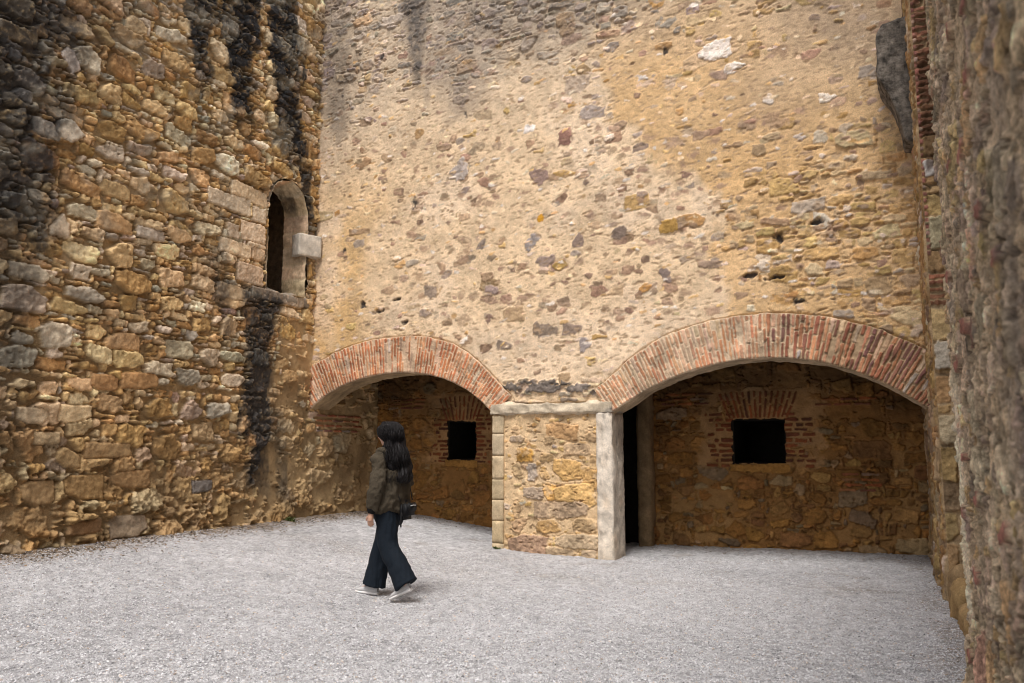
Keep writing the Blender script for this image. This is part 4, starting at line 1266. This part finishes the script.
bp.append(tube([Vector(LAN), Vector(LAN).lerp(LTOE, .6), LTOE], [.036, .032, .022], 10)); bp.append(tube([Vector(RAN), Vector(RAN).lerp(RTOE, .5), RTOE], [.036, .03, .02], 10))
body = weld(bp, .0055, 'body', M_SKIN, person, 2)
# eyes and lips
for s in (-1, 1):
    e = ball(hd(.081, s * .031, .018), (.008, .008, .007), 8)
    me = bpy.data.meshes.new('eye'); me.from_pydata([tuple(v) for v in e[0]], [], e[1]); link('eye', me, M_HAIR, body)

# jacket
def jdisp(P):
    a = np.arctan2(P[:, 1], P[:, 0])
    f = fbm(P[:, 0] * 1.0 + P[:, 1] * 1.3 + P[:, 2] * .3, P[:, 2] * 1.6 - P[:, 1] * .5, .16, 3, 3) * .024
    f2 = fbm(P[:, 0] + P[:, 1] * .9, P[:, 2] + P[:, 0] * .8, .03, 9, 2) * .004
    return f + f2


jp = [ltube([(-.015, 0, .825, .175, .145), (-.015, 0, .87, .215, .18), (-.02, 0, 1.0, .225, .185), (-.02, 0, 1.15, .215, .17), (-.015, 0, 1.3, .20, .15), (-.01, 0, 1.39, .165, .12), (0, 0, 1.45, .085, .085), (.005, 0, 1.49, .072, .075)], 28, 36)]
for sh, el, wr_ in ((LSH, LEL, LWR), (RSH, REL, RWR)):
    sh, el, wr_ = Vector(sh), Vector(el), Vector(wr_)
    s0 = Vector((sh.x, sh.y * .5, 1.365))
    jp.append(ltube([(*s0, .060, .066), (*sh, .074, .076), (*sh.lerp(el, .5), .082, .085), (*el, .076, .078), (*el.lerp(wr_, .55), .068, .070), (*el.lerp(wr_, .88), .058, .060)], 18, 26))
jacket = weld(jp, .010, 'jacket', M_JACKET, person, 2, jdisp)
for el, wr_ in ((LEL, LWR), (REL, RWR)):
    el, wr_ = Vector(el), Vector(wr_)
    v, q = ltube([(*el.lerp(wr_, .80), .048, .048), (*el.lerp(wr_, .9), .046, .047), (*el.lerp(wr_, 1.02), .033, .034)], 18, 10)
    me = bpy.data.meshes.new('cuff'); me.from_pydata([tuple(x) for x in v], [], q); o = link('cuff', me, M_BLACKRIB, jacket); me.polygons.foreach_set('use_smooth', [True] * len(me.polygons))

# trousers
def tdisp(P):
    return fbm(P[:, 0] * 1.5 + P[:, 1] * 2.0, P[:, 2] * .45, .10, 6, 3) * .010 + fbm(P[:, 0] + P[:, 1], P[:, 2], .05, 2, 2) * .003


tp = [ltube([(0, 0, .70, .14, .12), (0, 0, .82, .178, .140), (0, 0, .95, .160, .125), (0, 0, 1.02, .140, .115)], 24, 14)]
for h, k, a in ((LHIP, LKN, LAN), (RHIP, RKN, RAN)):
    h, k, a = Vector(h), Vector(k), Vector(a)
    a2 = k.lerp(a, .88)
    hem = k.lerp(a, .99)
    tp.append(ltube([(*h, .092, .118), (*h.lerp(k, .5), .09, .112), (*k, .088, .102), (*k.lerp(a, .5), .094, .112), (*a2, .098, .112), (*hem, .103, .118)], 22, 30))
trousers = weld(tp, .009, 'trousers', M_TROUSER, person, 2, tdisp)


# shoes
def shoe(toe, heel, flip):
    toe, heel = Vector(toe), Vector(heel)
    d = (toe - heel); L = d.length; d.normalize(); w = Vector((0, 1, 0)); n = w.cross(d) * -1
    if n.z < 0: n = -n
    def ring_pts(t, hw, h0, h1, nn=20):
        c = heel + d * L * t; out = []
        for k in range(nn):
            a = 2 * math.pi * k / nn
            y = hw * math.copysign(abs(math.cos(a)) ** .7, math.cos(a)); z = (h0 + h1) / 2 + (h1 - h0) / 2 * math.copysign(abs(math.sin(a)) ** .8, math.sin(a))
            out.append(c + w * y + n * z)
        return out
    def loft(keys):
        V = []; Q = []; nn = 20
        for kx in keys: V += ring_pts(*kx)
        for i in range(len(keys) - 1):
            for k in range(nn): Q.append((i * nn + k, i * nn + (k + 1) % nn, (i + 1) * nn + (k + 1) % nn, (i + 1) * nn + k))
        Q.append(tuple(range(nn))); Q.append(tuple(range((len(keys) - 1) * nn, len(keys) * nn))[::-1])
        return V, Q
    up_ = loft([(0.0, .018, .03, .075), (.05, .032, .02, .098), (.2, .036, .02, .108), (.38, .038, .02, .098), (.55, .042, .02, .078), (.75, .044, .02, .060), (.9, .038, .02, .048), (.985, .018, .022, .036)])
    so = loft([(-.02, .020, .002, .03), (.03, .034, 0, .034), (.25, .037, 0, .032), (.55, .045, 0, .030), (.78, .047, 0, .028), (.93, .040, .002, .027), (1.01, .020, .006, .024)])
    root = bpy.data.meshes.new('shoe'); root.from_pydata([tuple(v) for v in up_[0]], [], up_[1]); root.polygons.foreach_set('use_smooth', [True] * len(root.polygons))
    o = link('shoe', root, M_UPPER, person)
    md = o.modifiers.new('s', 'SUBSURF'); md.levels = md.render_levels = 1
    m2 = bpy.data.meshes.new('sole'); m2.from_pydata([tuple(v) for v in so[0]], [], so[1]); m2.polygons.foreach_set('use_smooth', [True] * len(m2.polygons))
    o2 = link('sole', m2, M_SOLE, o); md = o2.modifiers.new('s', 'SUBSURF'); md.levels = md.render_levels = 1


shoe((-.105, .085, .0), (-.335, .085, .105), 1)
shoe((.425, -.085, .012), (.165, -.085, .0), -1)

# hair
hv = []
V = []; Q = []; nh = 96; rows = 60
S = smooth_path([(.015, 0, 1.715, .012, .012), (.005, 0, 1.705, .07, .066), (-.008, 0, 1.665, .112, .098), (-.022, 0, 1.60, .112, .102), (-.048, 0, 1.52, .100, .102), (-.066, .005, 1.43, .106, .118), (-.090, .01, 1.33, .112, .135), (-.115, .01, 1.24, .112, .142), (-.130, .015, 1.16, .095, .125), (-.14, .02, 1.09, .03, .05)], rows)
for i, s in enumerate(S):
    tt = i / rows
    for k in range(nh):
        a = 2 * math.pi * k / nh
        st = 1 + (.05 * math.sin(a * 13 + 3.0 * math.sin(tt * 9 + a * 2)) + .035 * math.sin(a * 29 + tt * 17) + .17 * math.sin(tt * 22 + a * 3) * min(1, tt * 1.3)) * min(1, tt * 4)
        ca, sa = math.cos(a), math.sin(a)
        fx = ca * s[3] * st
        cf = math.cos(a + .95)
        if cf > .45 and 1.40 < s[2] < 1.66:
            fx -= ca * (cf - .45) * .12; sa *= 1 - (cf - .45) * .9          # leave the face open at the front
        V.append((s[0] + fx, s[1] + sa * s[4] * st, s[2]))
for i in range(rows - 1):
    for k in range(nh): Q.append((i * nh + k, i * nh + (k + 1) % nh, (i + 1) * nh + (k + 1) % nh, (i + 1) * nh + k))
R = random.Random(4)
for k in range(420):                                                   # loose wavy locks
    a = R.uniform(-.2, 2 * math.pi - 1.75); ph = R.uniform(0, 6.28); am = R.uniform(.014, .046); end = R.uniform(.62, 1.08)
    path = []; rad = []
    for j in range(22):
        t = (.06 + (end - .06) * j / 21); f = min(t, .999) * (rows - 1); i0 = int(f); ff = f - i0
        s = S[i0] * (1 - ff) + S[min(i0 + 1, rows - 1)] * ff
        if t > 1: s = S[-1] - np.array([0, 0, (t - 1) * .7, 0, 0])
        wv = am * math.sin(t * 21 + ph * .35) * t * 1.6
        kx = max(s[3], .03) + .004; ky = max(s[4], .05) + .004
        path.append(Vector((s[0] + math.cos(a) * (kx + wv), s[1] + math.sin(a) * (ky + wv) + wv, s[2]))); rad.append(R.uniform(.0016, .0042) * (1 - .75 * (j / 21) ** 2))
    v, q = tube(path, rad, 5)
    n = len(V); V += [tuple(x) for x in v]; Q += [tuple(i + n for i in f) for f in q]
me = bpy.data.meshes.new('hair'); me.from_pydata([tuple(v) for v in V], [], Q); me.polygons.foreach_set('use_smooth', [True] * len(me.polygons))
link('hair', me, M_HAIR, person)

# handbag on her hip
rot = Matrix.Rotation(math.atan2(fdir.y, fdir.x), 3, 'Z')
bagp = Vector(person.location) + rot @ Vector((-.185, -.02, .815))
bag = tag(empty('handbag', bagp, math.atan2(fdir.y, fdir.x)), 'small black shoulder bag at the hip of the walking woman', 'bag', 'thing')
bm = bmesh.new(); bmesh.ops.create_cube(bm, size=1)
for v in bm.verts:
    k = 1.0 if v.co.z < 0 else .82
    v.co = Vector((v.co.x * .11 * k, v.co.y * .22 * k, v.co.z * .185))
bmesh.ops.bevel(bm, geom=list(bm.edges), offset=.042, segments=5, affect='EDGES')
me = bpy.data.meshes.new('bag_body'); bm.to_mesh(me); bm.free(); me.polygons.foreach_set('use_smooth', [True] * len(me.polygons))
link('bag_body', me, M_BAG, bag)
bm = bmesh.new(); bmesh.ops.create_cube(bm, size=1)
for v in bm.verts: v.co = Vector((v.co.x * .03 - .056, v.co.y * .15, v.co.z * .085 + .022))
bmesh.ops.bevel(bm, geom=list(bm.edges), offset=.012, segments=3, affect='EDGES')
me = bpy.data.meshes.new('flap'); bm.to_mesh(me); bm.free(); me.polygons.foreach_set('use_smooth', [True] * len(me.polygons)); link('flap', me, M_BAG, bag)
v, q = tube([Vector((-.072, -.045, .038)), Vector((-.073, 0, .042)), Vector((-.072, .045, .038))], [.004] * 3, 8)
me = bpy.data.meshes.new('zip'); me.from_pydata([tuple(x) for x in v], [], q); link('zip', me, M_METAL, bag)
sp = smooth_path([(.0, .10, .08), (.02, .13, .16), (.07, .10, .30), (.16, .02, .46), (.13, -.08, .40), (.05, -.12, .22), (.0, -.10, .08)], 40)
v, q = tube([Vector(s) for s in sp], [(.010, .004)] * 40, 8)
me = bpy.data.meshes.new('strap'); me.from_pydata([tuple(x) for x in v], [], q); link('strap', me, M_BAG, bag)
v, q = tube([Vector(s) for s in smooth_path([(-.02, .12, -.02), (-.03, .14, -.09), (-.025, .13, -.15), (-.01, .13, -.10)], 16)], [.006] * 16, 8)
me = bpy.data.meshes.new('loose_strap'); me.from_pydata([tuple(x) for x in v], [], q); link('loose_strap', me, M_BAG, bag)

# ==================================================================================================== LIGHT, SKY, CAMERA
EL, AZ = math.radians(60), math.radians(171)        # sun direction: azimuth clockwise from +Y
w = bpy.data.worlds.new('World'); scene.world = w; w.use_nodes = True
nt = w.node_tree; bg = nt.nodes['Background']
sky = nt.nodes.new('ShaderNodeTexSky'); sky.sky_type = 'NISHITA'; sky.sun_disc = False
sky.sun_elevation = EL; sky.sun_rotation = AZ; sky.air_density = 1.0; sky.dust_density = 4.0; sky.ozone_density = 1.0
hs = nt.nodes.new('ShaderNodeHueSaturation'); hs.inputs['Saturation'].default_value = 0.5
nt.links.new(sky.outputs[0], hs.inputs['Color']); nt.links.new(hs.outputs[0], bg.inputs['Color'])
bg.inputs['Strength'].default_value = 0.125
sl = bpy.data.lights.new('sun', 'SUN'); sl.energy = 1.5; sl.angle = math.radians(18); sl.color = (1.0, .97, .93)
so = bpy.data.objects.new('sun', sl); COL.objects.link(so)
dv = Vector((math.sin(AZ) * math.cos(EL), math.cos(AZ) * math.cos(EL), math.sin(EL)))
so.rotation_euler = dv.to_track_quat('Z', 'Y').to_euler(); so.location = (0, -5, 15)

cd = bpy.data.cameras.new('camera'); cam = bpy.data.objects.new('camera', cd); COL.objects.link(cam)
cd.sensor_width = 36; cd.lens = F / 1024 * 36; cd.clip_end = 500; cd.clip_start = .05
cam.location = (0, 0, EYE)
cam.rotation_euler = (math.pi / 2 + PITCH, 0, TH)
cd.dof.use_dof = True; cd.dof.focus_distance = 8.5; cd.dof.aperture_fstop = 2.6
scene.camera = cam
vs = scene.view_settings
vs.view_transform = 'Standard'; vs.look = 'None'; vs.gamma = 1; vs.use_curve_mapping = False; vs.exposure = 0.64
scene.cycles.use_denoising = True
scene.cycles.denoising_input_passes = 'RGB_ALBEDO_NORMAL'
scene.cycles.filter_width = 1.0
scene.cycles.max_bounces = 8; scene.cycles.diffuse_bounces = 5
